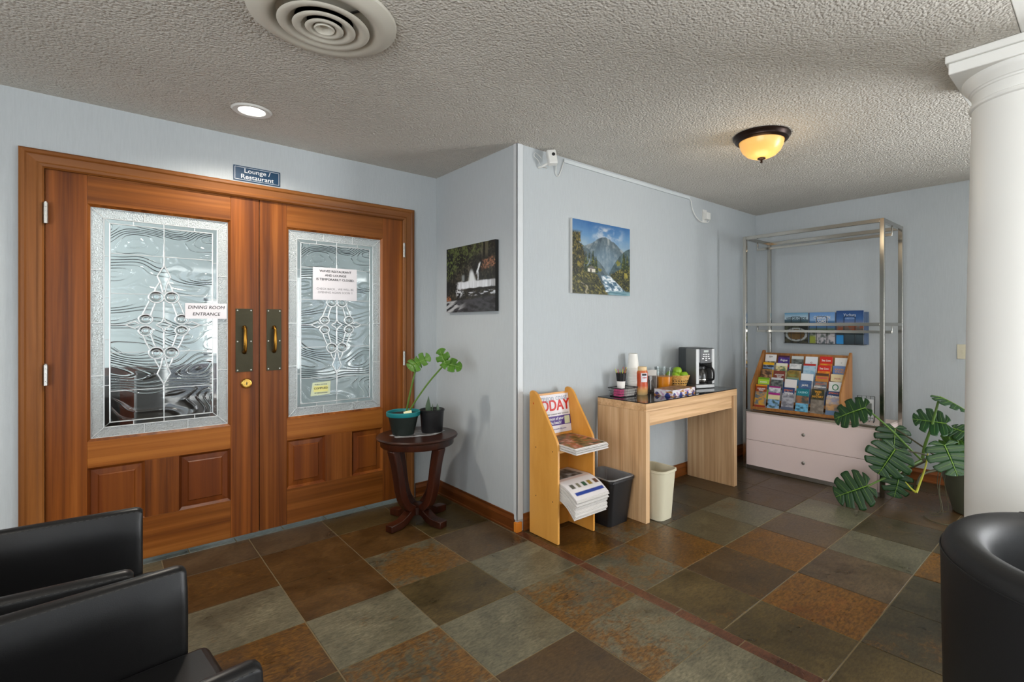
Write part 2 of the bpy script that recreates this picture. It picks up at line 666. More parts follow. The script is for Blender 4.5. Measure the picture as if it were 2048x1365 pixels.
M_OLIVEPOT = mat('olive_grey_pot', lin(84, 86, 70), 0.55, var=0.1)
M_SOIL = mat('potting_soil', lin(34, 24, 18), 0.95, bump=(120, 1, 0.01))
M_STEM = mat('green_stem', lin(86, 118, 46), 0.45, var=0.2)
M_STEMD = mat('woody_stem', lin(74, 70, 46), 0.6, var=0.3)
M_STEMY = mat('yellowing_stem', lin(168, 168, 44), 0.5, var=0.2)
M_LEAF = mat('dark_green_leaf', lin(26, 62, 26), 0.42, var=0.35)
M_LEAFB = mat('fresh_green_leaf', lin(72, 114, 34), 0.36, var=0.3)
M_RIB = mat('pale_leaf_rib', lin(120, 158, 62), 0.4)
M_SNAKE = mat('grey_green_leaf', lin(96, 118, 92), 0.45, var=0.3)
M_CUP = mat('foam_white', lin(236, 234, 228), 0.6)
M_LAMP_METAL = mat('oil_rubbed_bronze', lin(44, 30, 24), 0.35, 0.7)
M_SMALLRED = mat('stir_red', lin(180, 40, 40), 0.4)
M_SMALLYEL = mat('stir_lime', lin(196, 204, 60), 0.4)
M_SMALLBRN = mat('stir_wood', lin(150, 90, 60), 0.5)
M_PINKPK = mat('pink_packet', lin(206, 80, 130), 0.5, var=0.25)
M_WHITEPK = mat('white_packet', lin(216, 212, 206), 0.5, var=0.15)
M_JUICE = mat('orange_juice', lin(236, 138, 12), 0.3)
M_APPLE = mat('green_apple', lin(132, 168, 36), 0.28, var=0.2)
M_WICKER = wood('wicker', lin(150, 104, 44), lin(190, 144, 72), lin(212, 172, 100), 'x', 90, 90, 0.6)
M_THINGLASS, _nt, _p = new_mat('thin_clear_glass')
_tr = _nt.nodes.new('ShaderNodeBsdfTransparent')
_tr.inputs[0].default_value = (0.95, 0.97, 0.97, 1)
_gl = _nt.nodes.new('ShaderNodeBsdfGlossy')
_gl.inputs['Roughness'].default_value = 0.03
_lw = _nt.nodes.new('ShaderNodeFresnel')
_lw.inputs[0].default_value = 1.45
_mx = _nt.nodes.new('ShaderNodeMixShader')
_ml = _nt.nodes.new('ShaderNodeMath')
_ml.operation = 'MULTIPLY'
_ml.inputs[1].default_value = 0.45
_nt.links.new(_lw.outputs[0], _ml.inputs[0])
_nt.links.new(_ml.outputs[0], _mx.inputs[0])
_nt.links.new(_tr.outputs[0], _mx.inputs[1])
_nt.links.new(_gl.outputs[0], _mx.inputs[2])
_nt.links.new(_mx.outputs[0], _nt.nodes['Material Output'].inputs[0])
M_LABELK = mat('label_dark', lin(48, 40, 34), 0.5)


# ------------------------------------------------------------------ printed pictures (ink held per vertex)
def fbm(h, w, sc, seed, octv=4):
    rs = np.random.RandomState(seed)
    out = np.zeros((h, w))
    amp = 1.0
    tot = 0
    for o in range(octv):
        gh, gw = int(sc[0] * 2 ** o) + 2, int(sc[1] * 2 ** o) + 2
        g = rs.rand(gh, gw)
        yy = np.linspace(0, gh - 1.001, h)
        xx = np.linspace(0, gw - 1.001, w)
        y0 = yy.astype(int)
        x0 = xx.astype(int)
        fy = (yy - y0)[:, None]
        fx = (xx - x0)[None, :]
        fy = fy * fy * (3 - 2 * fy)
        fx = fx * fx * (3 - 2 * fx)
        a = g[y0][:, x0]
        b = g[y0][:, x0 + 1]
        c = g[y0 + 1][:, x0]
        d = g[y0 + 1][:, x0 + 1]
        out += amp * ((a * (1 - fx) + b * fx) * (1 - fy) + (c * (1 - fx) + d * fx) * fy)
        tot += amp
        amp *= 0.55
    return out / tot


def C(r, g, b):
    return np.array(lin(r, g, b)[:3])


def mixc(img, mask, c):
    m = np.clip(mask, 0, 1)[..., None]
    return img * (1 - m) + np.asarray(c) * m


def ss(x, a, b):
    t = np.clip((x - a) / (b - a), 0, 1)
    return t * t * (3 - 2 * t)


def ramp_np(t, stops):
    t = np.asarray(t)
    xs = [s[0] for s in stops]
    return np.stack([np.interp(t, xs, [s[1][k] for s in stops]) for k in range(3)], -1)


def vn(x, y, seed=0, octv=4, gain=0.55):
    """value noise at any coordinates"""
    out = 0.0
    amp = 1.0
    tot = 0.0
    for o in range(octv):
        xi, yi = np.floor(x).astype(np.int64), np.floor(y).astype(np.int64)
        fx, fy = x - xi, y - yi
        fx = fx * fx * (3 - 2 * fx)
        fy = fy * fy * (3 - 2 * fy)

        def hsh(a, b):
            n = (a * 374761393 + b * 668265263 + (seed + o) * 2147483647) & 0x7fffffff
            n = ((n ^ (n >> 13)) * 1274126177) & 0x7fffffff
            return ((n ^ (n >> 16)) & 0xffff) / 65535.0
        v = (hsh(xi, yi) * (1 - fx) + hsh(xi + 1, yi) * fx) * (1 - fy) + (hsh(xi, yi + 1) * (1 - fx) + hsh(xi + 1, yi + 1) * fx) * fy
        out = out + amp * v
        tot += amp
        amp *= gain
        x = x * 2.03 + 17.1
        y = y * 2.03 + 9.7
    return out / tot


def waterfall_picture(h=200, w=240):
    v, u = np.mgrid[0:1:h * 1j, 0:1:w * 1j]
    a = vn(u * 10, v * 8, 3)
    b = vn(u * 52, v * 42, 5)
    fall = vn(u * 46, v * 2.5, 7, 3)
    d = a * 0.5 + b * 0.5
    img = ramp_np(d, [(0.30, C(10, 11, 10)), (0.48, C(26, 27, 22)), (0.60, C(52, 50, 40)), (0.74, C(96, 92, 76))])
    # foliage
    fol = ss(b + 0.5 * a, 0.74, 0.92) * ss(0.36 - v + (0.42 - u) * 0.5, 0.0, 0.2)
    img = mixc(img, fol * 0.85, C(84, 98, 48))
    fol = ss(b, 0.56, 0.70) * ss(0.10 - u + 0.12 * a, 0, 0.06) * ss(0.5 - v, 0, 0.1)
    img = mixc(img, fol * 0.9, C(96, 112, 50))
    trunk = ss(vn(u * 26 + 0.6 * a, v * 1.5, 11, 2), 0.62, 0.72) * ss(0.26 - v, 0, 0.12) * ss(u, 0.3, 0.45)
    img = mixc(img, trunk * 0.5, C(110, 106, 84))
    # red-brown bank
    bank = ss(0.10 - np.abs(v - (0.36 - 0.28 * (u - 0.66) + 0.25 * (u - 0.66) ** 2)), 0, 0.06) * ss(u + 0.1 * (a - 0.5), 0.68, 0.80)
    img = mixc(img, bank * ss(b, 0.42, 0.66), C(150, 104, 78))
    rock = ss(0.09 - np.hypot((u - 0.05), (v - 0.79) * 1.6), 0, 0.05)
    img = mixc(img, rock * ss(b, 0.35, 0.6), C(150, 98, 66))
    # upper falls
    st = np.clip(-0.2 + 1.6 * fall, 0, 1)
    p1 = ss(0.03 + 0.32 * (v - 0.33) - np.abs(u - 0.535 - 0.10 * (v - 0.33)), 0, 0.05) * ss(v, 0.34, 0.44) * ss(0.56 - v, 0, 0.02)
    img = mixc(img, p1 * np.clip(st + 0.35, 0, 1), C(214, 220, 222))
    p2 = ss(0.024 - np.abs(u - (0.72 - 0.42 * (v - 0.27)) - 0.03 * (b - 0.5)), 0, 0.02) * ss(v, 0.27, 0.31) * ss(0.47 - v, 0, 0.06)
    img = mixc(img, p2, C(228, 232, 234))
    p2b = ss(0.016 - np.abs(u - 0.675 - 0.02 * (b - 0.5)), 0, 0.014) * ss(v, 0.36, 0.40) * ss(0.55 - v, 0, 0.02)
    img = mixc(img, p2b * 0.9, C(214, 220, 224))
    p3 = ss(0.05 - np.abs(u - 0.37), 0, 0.05) * ss(v, 0.42, 0.47) * ss(0.55 - v, 0, 0.03)
    img = mixc(img, p3 * 0.45, C(190, 200, 200))
    # broad ledge
    led = ss(u + 0.06 * (b - 0.5), 0.20, 0.30) * ss(v + 0.03 * (a - 0.5), 0.535, 0.560) * ss(0.655 - v + 0.05 * (a - 0.5), 0, 0.025)
    img = mixc(img, led * np.clip(0.42 + 0.9 * fall - 0.35 * ss(u, 0.78, 1.0), 0, 1), C(222, 226, 232))
    und = ss(u, 0.36, 0.46) * ss(v, 0.645, 0.655) * ss(0.685 - v + 0.02 * (a - 0.5), 0, 0.015)
    img = mixc(img, und * 0.85, C(22, 20, 18))
    # broken water
    r1 = ss(0.10 - np.hypot((u - 0.29) * 0.9, (v - 0.70)), 0, 0.07) * ss(b, 0.44, 0.60)
    img = mixc(img, r1 * 0.9, C(214, 218, 222))
    r2 = ss(u, 0.32, 0.5) * ss(v, 0.685, 0.70) * ss(0.775 - v, 0, 0.03) * ss(vn(u * 16, v * 46, 15), 0.45, 0.66)
    img = mixc(img, r2 * 0.85, C(206, 210, 216))
    # dark pool with pale streaks
    pool = ss(v + 0.06 * (u - 0.5), 0.79, 0.82)
    img = img * (1 - pool)[..., None] + ramp_np(vn(u * 14, v * 30, 17), [(0.3, C(26, 26, 28)), (0.7, C(66, 66, 70))]) * pool[..., None]
    q = v + u * 0.42
    sw = pool * ss(0.46 - u, 0, 0.25) * ss(vn(q * 26, (u - v * 0.42) * 5, 19, 3), 0.48, 0.68)
    img = mixc(img, sw * 0.75, C(196, 198, 200))
    return img


def mountain_picture(h=220, w=190):
    v, u = np.mgrid[0:1:h * 1j, 0:1:w * 1j]
    a = vn(u * 7, v * 7, 31)
    b = vn(u * 26, v * 26, 33)
    c = vn(u * 60, v * 60, 35, 3)
    img = ramp_np(v + (a - 0.5) * 0.12, [(0, C(44, 96, 150)), (0.18, C(92, 136, 176)), (0.34, C(140, 164, 180))])
    cl = ss(a * 0.6 + vn(u * 9, v * 14, 37) * 0.6, 0.52, 0.80) * ss(0.36 - np.abs(u - 0.58), 0, 0.25) * ss(0.30 - v, 0, 0.14) * ss(v, 0.02, 0.10)
    img = mixc(img, cl * 0.75, C(204, 206, 206))

    def over(col_, k):
        nonlocal img
        k = np.clip(k, 0, 1)[..., None]
        img = img * (1 - k) + col_ * k

    def line(pts, rough, seed):
        return np.interp(u, [p[0] for p in pts], [p[1] for p in pts]) + rough * (vn(u * 14, v * 0, seed) - 0.5)
    # central peak, lit and shaded along its gullies
    pk = v - line([(0, 0.50), (0.20, 0.33), (0.34, 0.27), (0.46, 0.20), (0.54, 0.165), (0.62, 0.19), (0.72, 0.235), (0.84, 0.33), (1, 0.40)], 0.05, 41)
    gul = vn((u - 0.54) / (v + 0.10) * 7, v * 3, 43)
    over(ramp_np(gul * 0.7 + b * 0.3, [(0.3, C(58, 74, 84)), (0.5, C(88, 104, 112)), (0.68, C(148, 156, 156))]), ss(pk, 0, 0.015))
    over(np.ones(img.shape) * C(112, 138, 156), ss(pk, 0.02, 0.30) * 0.55)
    # right and left shoulders meeting in a V
    sr = v - line([(0, 1.2), (0.55, 0.92), (0.62, 0.68), (0.72, 0.52), (0.84, 0.38), (1.0, 0.28)], 0.04, 45)
    over(ramp_np(b, [(0.3, C(46, 66, 72)), (0.7, C(80, 100, 102))]), ss(sr, 0, 0.015))
    sl = v - line([(0, 0.30), (0.2, 0.34), (0.36, 0.46), (0.50, 0.60), (0.60, 0.70), (0.7, 1.1), (1, 1.3)], 0.04, 47)
    over(ramp_np(vn((u + v) * 8, (u - v) * 26, 49), [(0.3, C(58, 76, 86)), (0.7, C(98, 114, 118))]), ss(sl, 0, 0.015))
    # dark right bank with trees
    rb = v - line([(0, 1.4), (0.58, 1.2), (0.64, 0.70), (0.76, 0.62), (0.88, 0.58), (1.0, 0.50)], 0.06, 51)
    over(ramp_np(c * 0.6 + b * 0.4, [(0.32, C(20, 26, 16)), (0.52, C(56, 60, 30)), (0.72, C(142, 132, 62))]), ss(rb, 0, 0.02))
    # left cliff with foliage
    lc = 0.17 + 0.05 * np.sin(v * 15 + 1) + 0.10 * (b - 0.5) + 0.10 * ss(v, 0.4, 0.7) - u
    over(ramp_np(c * 0.6 + b * 0.5, [(0.40, C(20, 24, 12)), (0.58, C(50, 52, 24)), (0.78, C(128, 112, 52))]), ss(lc, 0, 0.03) * ss(v, 0.13, 0.19))
    for tx, t0, t1, wd in ((0.27, 0.43, 0.70, 0.045), (0.335, 0.40, 0.70, 0.05), (0.385, 0.47, 0.70, 0.04), (0.22, 0.46, 0.70, 0.04), (0.885, 0.36, 0.62, 0.05), (0.95, 0.40, 0.62, 0.04)):
        fr = np.clip((v - t0) / (t1 - t0), 0, 1)
        k = ((np.abs(u - tx) < wd * (0.10 + 0.9 * fr) * (0.45 + 1.1 * c)) & (v > t0) & (v < t1)).astype(float)
        over(ramp_np(c, [(0.3, C(22, 36, 20)), (0.6, C(52, 66, 32)), (0.8, C(116, 118, 56))]), k)
    for tx, ty, rr, cc in ((0.10, 0.60, 0.04, C(130, 118, 44)), (0.78, 0.53, 0.05, C(120, 120, 54)), (0.92, 0.70, 0.05, C(146, 136, 58)), (0.45, 0.66, 0.04, C(128, 124, 50))):
        k = ss(rr - np.hypot(u - tx, v - ty) + 0.05 * (c - 0.5), 0, 0.02)
        over(cc * np.clip(0.5 + b, 0, 1.3)[..., None], k)
    # smoke, cabin
    k = ss(0.020 - np.abs(u - 0.245 - 0.03 * np.sin(v * 26)), 0, 0.02) * ss(v, 0.50, 0.54) * ss(0.64 - v, 0, 0.05)
    over(np.ones(img.shape) * C(150, 166, 176), k * 0.6)
    over(np.ones(img.shape) * C(206, 200, 184), ((np.abs(u - 0.31) < 0.065) & (v > 0.645) & (v < 0.695)).astype(float))
    over(np.ones(img.shape) * C(96, 92, 88), ((np.abs(u - 0.31) < 0.075 * np.clip((v - 0.605) / 0.045, 0, 1)) & (v > 0.605) & (v < 0.65)).astype(float))
    over(np.ones(img.shape) * C(36, 30, 26), ((np.abs(u - 0.30) < 0.012) & (v > 0.655) & (v < 0.695)).astype(float))
    # foreground bank
    fg = v - line([(0, 0.72), (0.2, 0.69), (0.40, 0.705), (0.46, 0.80), (0.54, 0.90), (0.61, 1.0), (0.66, 1.3), (1, 1.4)], 0.03, 55)
    over(ramp_np(vn((u + v * 0.8) * 22, (v - u * 0.8) * 44, 57) * 0.65 + c * 0.35, [(0.36, C(24, 27, 12)), (0.54, C(62, 63, 27)), (0.72, C(138, 128, 64))]), ss(fg, 0, 0.015))
    path = ss(0.03 - np.abs(u - 0.10 - (v - 0.76) * 0.7 + 0.04 * np.sin(v * 40)), 0, 0.03) * ss(v, 0.76, 0.80) * ss(b, 0.42, 0.6)
    over(np.ones(img.shape) * C(176, 166, 138), path * 0.7)
    # stream in white steps, pool
    c0 = 0.545 + (v - 0.72) * 0.85
    wd = 0.085 + (v - 0.72) * 0.50
    k = ss(wd - np.abs(u - c0), 0, 0.025) * ss(v, 0.715, 0.74) * ss(0.97 - v, 0, 0.02)
    over(ramp_np(vn(u * 24 - v * 10, v * 40, 59), [(0.35, C(58, 90, 112)), (0.52, C(130, 156, 172)), (0.68, C(226, 230, 232))]), k)
    k = ss(v, 0.925, 0.955) * ss(u + 0.05 * (b - 0.5), 0.57, 0.63)
    over(ramp_np(vn(u * 8, v * 60, 61), [(0.3, C(68, 112, 128)), (0.7, C(130, 164, 172))]), k)
    return img


def printed_mesh(name, img, wd, ht, th, edge):
    """flat printed sheet or canvas standing in local x (width), z (height), printed face at y=0 looking to -y, body behind it"""
    h, wn = img.shape[:2]
    vs = []
    cs = []
    for i in range(h):
        for k in range(wn):
            vs.append(((k / (wn - 1) - 0.5) * wd, 0, ht * (1 - i / (h - 1))))
            cs.append(img[i, k])
    fs = []
    for i in range(h - 1):
        for k in range(wn - 1):
            fs.append((i * wn + k, (i + 1) * wn + k, (i + 1) * wn + k + 1, i * wn + k + 1))
    n = len(vs)
    for (x, z) in ((-wd / 2, 0), (wd / 2, 0), (wd / 2, ht), (-wd / 2, ht)):
        vs += [(x, 0.0, z), (x, th, z)]
        cs += [np.asarray(edge[:3])] * 2
    for a in range(4):
        b = (a + 1) % 4
        fs.append((n + 2 * a, n + 2 * b, n + 2 * b + 1, n + 2 * a + 1))
    fs.append((n + 1, n + 7, n + 5, n + 3))
    me = bpy.data.meshes.new(name)
    me.from_pydata(vs, [], fs)
    ca = me.color_attributes.new('ink', 'FLOAT_COLOR', 'POINT')
    arr = np.ones((len(vs), 4), np.float32)
    arr[:, :3] = np.clip(np.array(cs), 0, 1)
    ca.data.foreach_set('color', arr.ravel())
    me.materials.append(M_PRINT)
    me.update()
    return me


def lettering(body, size, m, parent, loc, rot, align='CENTER', bold=0.0, name='lettering', sx=1.0, shear=0.0, line=1.0, depth=0.0):
    if '\n' in body:              # each line of writing is a piece of its own
        rows_ = body.split('\n')
        for i_, r_ in enumerate(rows_):
            lettering(r_, size, m, parent, (loc[0], loc[1], loc[2] + ((len(rows_) - 1) / 2 - i_) * size * line), rot, align, bold, name, sx, shear, 1.0, depth)
        return None
    cu = bpy.data.curves.new('lettering', 'FONT')
    cu.body = body
    cu.size = size
    cu.align_x = align
    cu.align_y = 'CENTER'
    cu.shear = shear
    cu.space_line = line
    cu.resolution_u = 3
    cu.extrude = depth
    o = bpy.data.objects.new('tmp_text', cu)
    col.objects.link(o)
    dg = bpy.context.evaluated_depsgraph_get()
    me = bpy.data.meshes.new_from_object(o.evaluated_get(dg))
    bpy.data.objects.remove(o)
    bpy.data.curves.remove(cu)
    me.materials.clear()
    me.materials.append(m)
    if sx != 1.0:
        for vtx in me.vertices:
            vtx.co.x *= sx
    if bold:                       # heavier strokes: the same outlines set again a hair to each side
        src_v = [tuple(v.co) for v in me.vertices]
        src_f = [tuple(p.vertices) for p in me.polygons]
        mb_ = MB()
        for i_, (ox, oy) in enumerate(((0, 0), (bold, 0), (-bold, 0), (0, bold * 0.7), (0, -bold * 0.7))):
            mb_.add([(a + ox, b + oy, c_ + i_ * 0.00002) for a, b, c_ in src_v], src_f)
        me = bpy.data.meshes.new('lettering')
        me.from_pydata(mb_.v, [], mb_.f)
        me.materials.append(m)
    t = bpy.data.objects.new(name, me)
    col.objects.link(t)
    t.parent = parent
    t.location = loc
    t.rotation_euler = rot
    return t


FACE_S = (R(90), 0, 0)              # lettering that faces -y
FACE_W = (R(90), 0, R(-90))         # lettering that faces -x

# ------------------------------------------------------------------ the room
H = 2.44
XB, YC, YA, XD = 1.94, 2.49, 3.51, 5.09
OP0, OP1, OPZ = -0.235, 1.69, 2.095          # door opening

struct(MB().box(-2.7, -3.35, -0.12, 5.2, 3.7, -0.0025).build('floor', M_GROUT))
FLOOR = bpy.data.objects['floor']

tile_cache = {}


def tile(x0, x1, y0, y1, c, rust):
    g = 0.0026
    wx, wy = round(x1 - x0 - 2 * g, 4), round(y1 - y0 - 2 * g, 4)
    key = (wx, wy)
    if key not in tile_cache:
        b = 0.0010
        a, d = wx / 2, wy / 2
        mb = MB().add([(-a, -d, -0.012), (a, -d, -0.012), (a, d, -0.012), (-a, d, -0.012), (-a, -d, -b), (a, -d, -b), (a, d, -b), (-a, d, -b),
                       (-a + b, -d + b, 0), (a - b, -d + b, 0), (a - b, d - b, 0), (-a + b, d - b, 0)],
                      [(0, 1, 5, 4), (1, 2, 6, 5), (2, 3, 7, 6), (3, 0, 4, 7), (4, 5, 9, 8), (5, 6, 10, 9), (6, 7, 11, 10), (7, 4, 8, 11), (8, 9, 10, 11)])
        me = mb.mesh('tile', 0)
        me.materials.append(M_SLATE)
        tile_cache[key] = me
    o = put('tile', tile_cache[key], FLOOR, ((x0 + x1) / 2, (y0 + y1) / 2, rnd.uniform(-0.0006, 0.0006)))
    o.color = (c[0], c[1], c[2], min(1.0, rust + 0.16))
    return o


S_GREY = lin(88, 84, 67)
S_GREEN = lin(98, 94, 76)
S_LIGHT = lin(104, 99, 80)
S_OLIVE = lin(75, 62, 35)
S_BROWN = lin(80, 56, 27)
S_DKBR = lin(70, 54, 33)
S_DARK = lin(65, 57, 40)
S_PURP = lin(80, 66, 48)
S_RUST = lin(106, 65, 23)
S_BLUE = lin(81, 74, 53)
# the tiles one can pick out, by column (x) and row (y)
ROWS = [-0.965, -0.550, -0.135, 0.280, 0.695, 1.1105, 1.5255, 1.940, 2.354, 2.7695, 3.185, 3.50]
COL_L = [-1.417, -1.001, -0.585, -0.173, 0.243, 0.663, 1.083, 1.503, 1.920]
COL_R = [1.978, 2.323, 2.728, 3.145, 3.545, 3.955, 4.365, 4.775, 5.09]
SPEC = {   # (column start, row start): (stone, rust)
    (0.243, 2.7695): (S_BROWN, 0.25), (0.243, 2.354): (S_LIGHT, 0.12), (0.243, 1.940): (S_BROWN, 0.55), (0.243, 3.185): (S_PURP, 0.0),
    (0.663, 3.185): (S_PURP, 0.0), (0.663, 2.7695): (S_BROWN, 0.1), (0.663, 2.354): (S_BROWN, 0.2), (0.663, 1.940): (S_LIGHT, 0.1), (0.663, 1.5255): (S_GREY, 0.55), (0.663, 1.1105): (S_GREY, 0.4),
    (1.083, 3.185): (S_OLIVE, 0.0), (1.083, 2.7695): (S_BROWN, 0.05), (1.083, 2.354): (S_GREY, 0.5), (1.083, 1.940): (S_OLIVE, 0.0), (1.083, 1.5255): (S_GREEN, 0.05), (1.083, 1.1105): (S_DKBR, 0.25), (1.083, 0.695): (S_GREY, 0.2),
    (1.503, 3.185): (S_OLIVE, 0.0), (1.503, 2.7695): (S_OLIVE, 0.0), (1.503, 2.354): (S_PURP, 0.0), (1.503, 1.940): (S_GREEN, 0.0), (1.503, 1.5255): (S_GREY, 0.55), (1.503, 1.1105): (S_GREEN, 0.42), (1.503, 0.695): (S_LIGHT, 0.2),
    (1.978, 1.940): (S_BROWN, 0.3), (1.978, 1.5255): (S_GREY, 0.45), (1.978, 1.1105): (S_OLIVE, 0.05), (1.978, 0.695): (S_OLIVE, 0.1), (1.978, 0.280): (S_OLIVE, 0.1),
    (2.323, 1.940): (S_GREY, 0.55), (2.323, 1.5255): (S_BROWN, 0.6), (2.323, 1.1105): (S_DKBR, 0.15), (2.323, 0.695): (S_RUST, 0.75), (2.323, 0.280): (S_DARK, 0.3),
    (2.728, 1.940): (S_DARK, 0.2), (2.728, 1.5255): (S_BLUE, 0.0), (2.728, 1.1105): (S_BROWN, 0.6), (2.728, 0.695): (S_PURP, 0.1), (2.728, 0.280): (S_DARK, 0.1),
    (3.145, 1.940): (S_DARK, 0.2), (3.145, 1.5255): (S_GREY, 0.1), (3.145, 1.1105): (S_PURP, 0.1), (3.145, 0.695): (S_GREY, 0.0), (3.145, 0.280): (S_BROWN, 0.5),
    (3.545, 1.940): (S_DKBR, 0.1), (3.545, 1.5255): (S_DKBR, 0.1), (3.545, 1.1105): (S_GREEN, 0.0), (3.545, 0.695): (S_DARK, 0.05), (3.545, 0.280): (S_DARK, 0.1),
    (3.955, 1.5255): (S_DKBR, 0.05), (3.955, 1.1105): (S_PURP, 0.0), (3.955, 0.695): (S_DKBR, 0.15), (3.955, 1.940): (S_DKBR, 0.1),
}
stones = [S_GREY, S_OLIVE, S_BROWN, S_DKBR, S_DARK, S_PURP, S_GREEN]
for cols in (COL_L, COL_R):
    for x0, x1 in zip(cols[:-1], cols[1:]):
        for y0, y1 in zip(ROWS[:-1], ROWS[1:]):
            if cols is COL_R and y0 > 2.3:
                continue
            if cols is COL_R and y1 > YC:
                y1 = YC
            c, ru = SPEC.get((x0, y0), (rnd.choice(stones), rnd.choice([0.0, 0.05, 0.1, 0.3])))
            tile(x0, x1, y0, y1, c, ru)
for x0, x1 in zip(COL_R[:-1], COL_R[1:]):            # sliver row against the counter wall
    tile(x0, x1, 2.354, YC, S_DKBR, 0.1)
y = 2.45
ys = [2.49, 2.235, 1.928, 1.621, 1.316, 1.012, 0.706, 0.40, 0.094, -0.21, -0.515]
for y1, y0 in zip(ys[:-1], ys[1:]):
    tile(1.920, 1.978, y0, y1, lin(92, 58, 40), 0.0)
xs = [-0.24, 0.12, 0.37, 0.60, 0.86, 1.12, 1.40, 1.69]
for x0, x1 in zip(xs[:-1], xs[1:]):                  # narrow slate pieces under the doors
    tile(x0, x1, 3.50, 3.60, lin(92, 98, 94), 0.0)

# outlying floor of the same stone, out of view
ob = struct(MB().box(-2.7, -3.35, -0.0024, 5.2, -0.97, -0.001).build('floor_lobby', M_SLATE, smooth=0))
ob.color = (*S_OLIVE[:3], 0.2)

wl = MB()
wl.box(-2.7, YA, 0, OP0, YA + 0.12, H + 0.4).box(OP1, YA, 0, XB + 0.12, YA + 0.12, H + 0.4).box(OP0, YA, OPZ, OP1, YA + 0.12, H + 0.4)
struct(wl.build('wall_left', M_WALL, smooth=0))
struct(MB().box(XB, YC, 0, XB + 0.12, YA, H).build('wall_return', M_WALL, smooth=0))
struct(MB().box(XB + 0.12, YC, 0, XD + 0.12, YC + 0.12, H).build('wall_middle', M_WALL, smooth=0))
SW0, SW1, SWZ0, SWZ1 = SIDE_WINDOW
struct(MB().box(XD, -3.35, 0, XD + 0.12, SW0, H + 0.4).box(XD, SW1, 0, XD + 0.12, YC, H + 0.4).box(XD, SW0, SWZ1, XD + 0.12, SW1, H + 0.4).box(XD, SW0, 0, XD + 0.12, SW1, SWZ0).build('wall_right', M_WALL, smooth=0))
LW0, LW1, LWZ0, LWZ1 = LEFT_WINDOW
struct(MB().box(-2.82, -3.35, 0, -2.7, LW0, H + 0.4).box(-2.82, LW1, 0, -2.7, YA + 0.12, H + 0.4).box(-2.82, LW0, 0, -2.7, LW1, LWZ0).box(-2.82, LW0, LWZ1, -2.7, LW1, H + 0.4).build('wall_side', M_WALL, smooth=0))
wb = MB()
xx = -2.7
for (x0, x1, z0, z1) in WINDOWS:
    wb.box(xx, -3.35, 0, x0, WALL_BEHIND_Y, H + 0.4)
    wb.box(x0, -3.35, 0, x1, WALL_BEHIND_Y, z0).box(x0, -3.35, z1, x1, WALL_BEHIND_Y, H + 0.4)
    xx = x1
wb.box(xx, -3.35, 0, XD, WALL_BEHIND_Y, H + 0.4)
struct(wb.build('wall_behind', M_WALL, smooth=0))
for i, (x0, x1, z0, z1) in enumerate(WINDOWS):
    f = MB()
    t = 0.05
    f.box(x0, -3.30, z0, x0 + t, -3.22, z1).box(x1 - t, -3.30, z0, x1, -3.22, z1).box(x0, -3.30, z0, x1, -3.22, z0 + t).box(x0, -3.30, z1 - t, x1, -3.22, z1)
    f.box((x0 + x1) / 2 - 0.02, -3.30, z0, (x0 + x1) / 2 + 0.02, -3.22, z1)
    wo = struct(f.build('window_%d' % (i + 1), M_WHITE))
    MB().box(x0, -3.268, z0, x1, -3.262, z1).build('pane', M_CLEAR, wo)

f = MB()
for (ya, yb, za, zb) in ((SW0, SW0 + 0.05, SWZ0, SWZ1), (SW1 - 0.05, SW1, SWZ0, SWZ1), (SW0, SW1, SWZ0, SWZ0 + 0.05), (SW0, SW1, SWZ1 - 0.05, SWZ1), ((SW0 + SW1) / 2 - 0.03, (SW0 + SW1) / 2 + 0.03, SWZ0, SWZ1)):
    f.box(XD + 0.02, ya, za, XD + 0.09, yb, zb)
wo = struct(f.build('window_4', M_WHITE))
MB().box(XD + 0.05, SW0, SWZ0, XD + 0.056, SW1, SWZ1).build('pane', M_CLEAR, wo)
f = MB()
for (ya, yb, za, zb) in ((LW0, LW0 + 0.05, LWZ0, LWZ1), (LW1 - 0.05, LW1, LWZ0, LWZ1), (LW0, LW1, LWZ0, LWZ0 + 0.05), (LW0, LW1, LWZ1 - 0.05, LWZ1), (-1.53, -1.47, LWZ0, LWZ1), (-0.33, -0.27, LWZ0, LWZ1)):
    f.box(-2.79, ya, za, -2.72, yb, zb)
wo = struct(f.build('window_5', M_WHITE))
MB().box(-2.758, LW0, LWZ0, -2.752, LW1, LWZ1).build('pane', M_CLEAR, wo)
YE = 0.245
struct(MB().box(-2.7, YE, H, XD + 0.12, YA + 0.12, H + 0.1).build('ceiling', M_CEIL, smooth=0))
struct(MB().box(-2.7, -0.20, H + 0.001, XD, YE - 0.001, H + 0.42).build('trim_1', M_WHITE, bevel=0.004))     # white header over the columns
struct(MB().box(-2.7, -3.35, H + 0.40, XD + 0.12, -0.20, H + 0.5).build('ceiling_lobby', M_CEIL, smooth=0))


# baseboards: profiled boards
def baseboard(name, p0, p1, nrm, m, zh=0.105, th=0.016):
    prof = [(0, 0), (th, 0), (th, 0.012), (th * 0.8, 0.016), (th * 0.8, 0.066), (th * 0.95, 0.070), (th * 0.75, 0.080), (th * 0.45, 0.092), (th * 0.4, zh), (0, zh)]
    mb = MB()
    n = len(prof)
    vs = []
    for p in (p0, p1):
        for d, z in prof:
            vs.append((p[0] + nrm[0] * d, p[1] + nrm[1] * d, z + 0.001))
    fs = [tuple(range(n)), tuple(range(n, 2 * n))[::-1]]
    for i in range(n):
        j = (i + 1) % n
        fs.append((i, n + i, n + j, j))
    mb.add(vs, fs)
    return struct(mb.build(name, m, smooth=0.3))


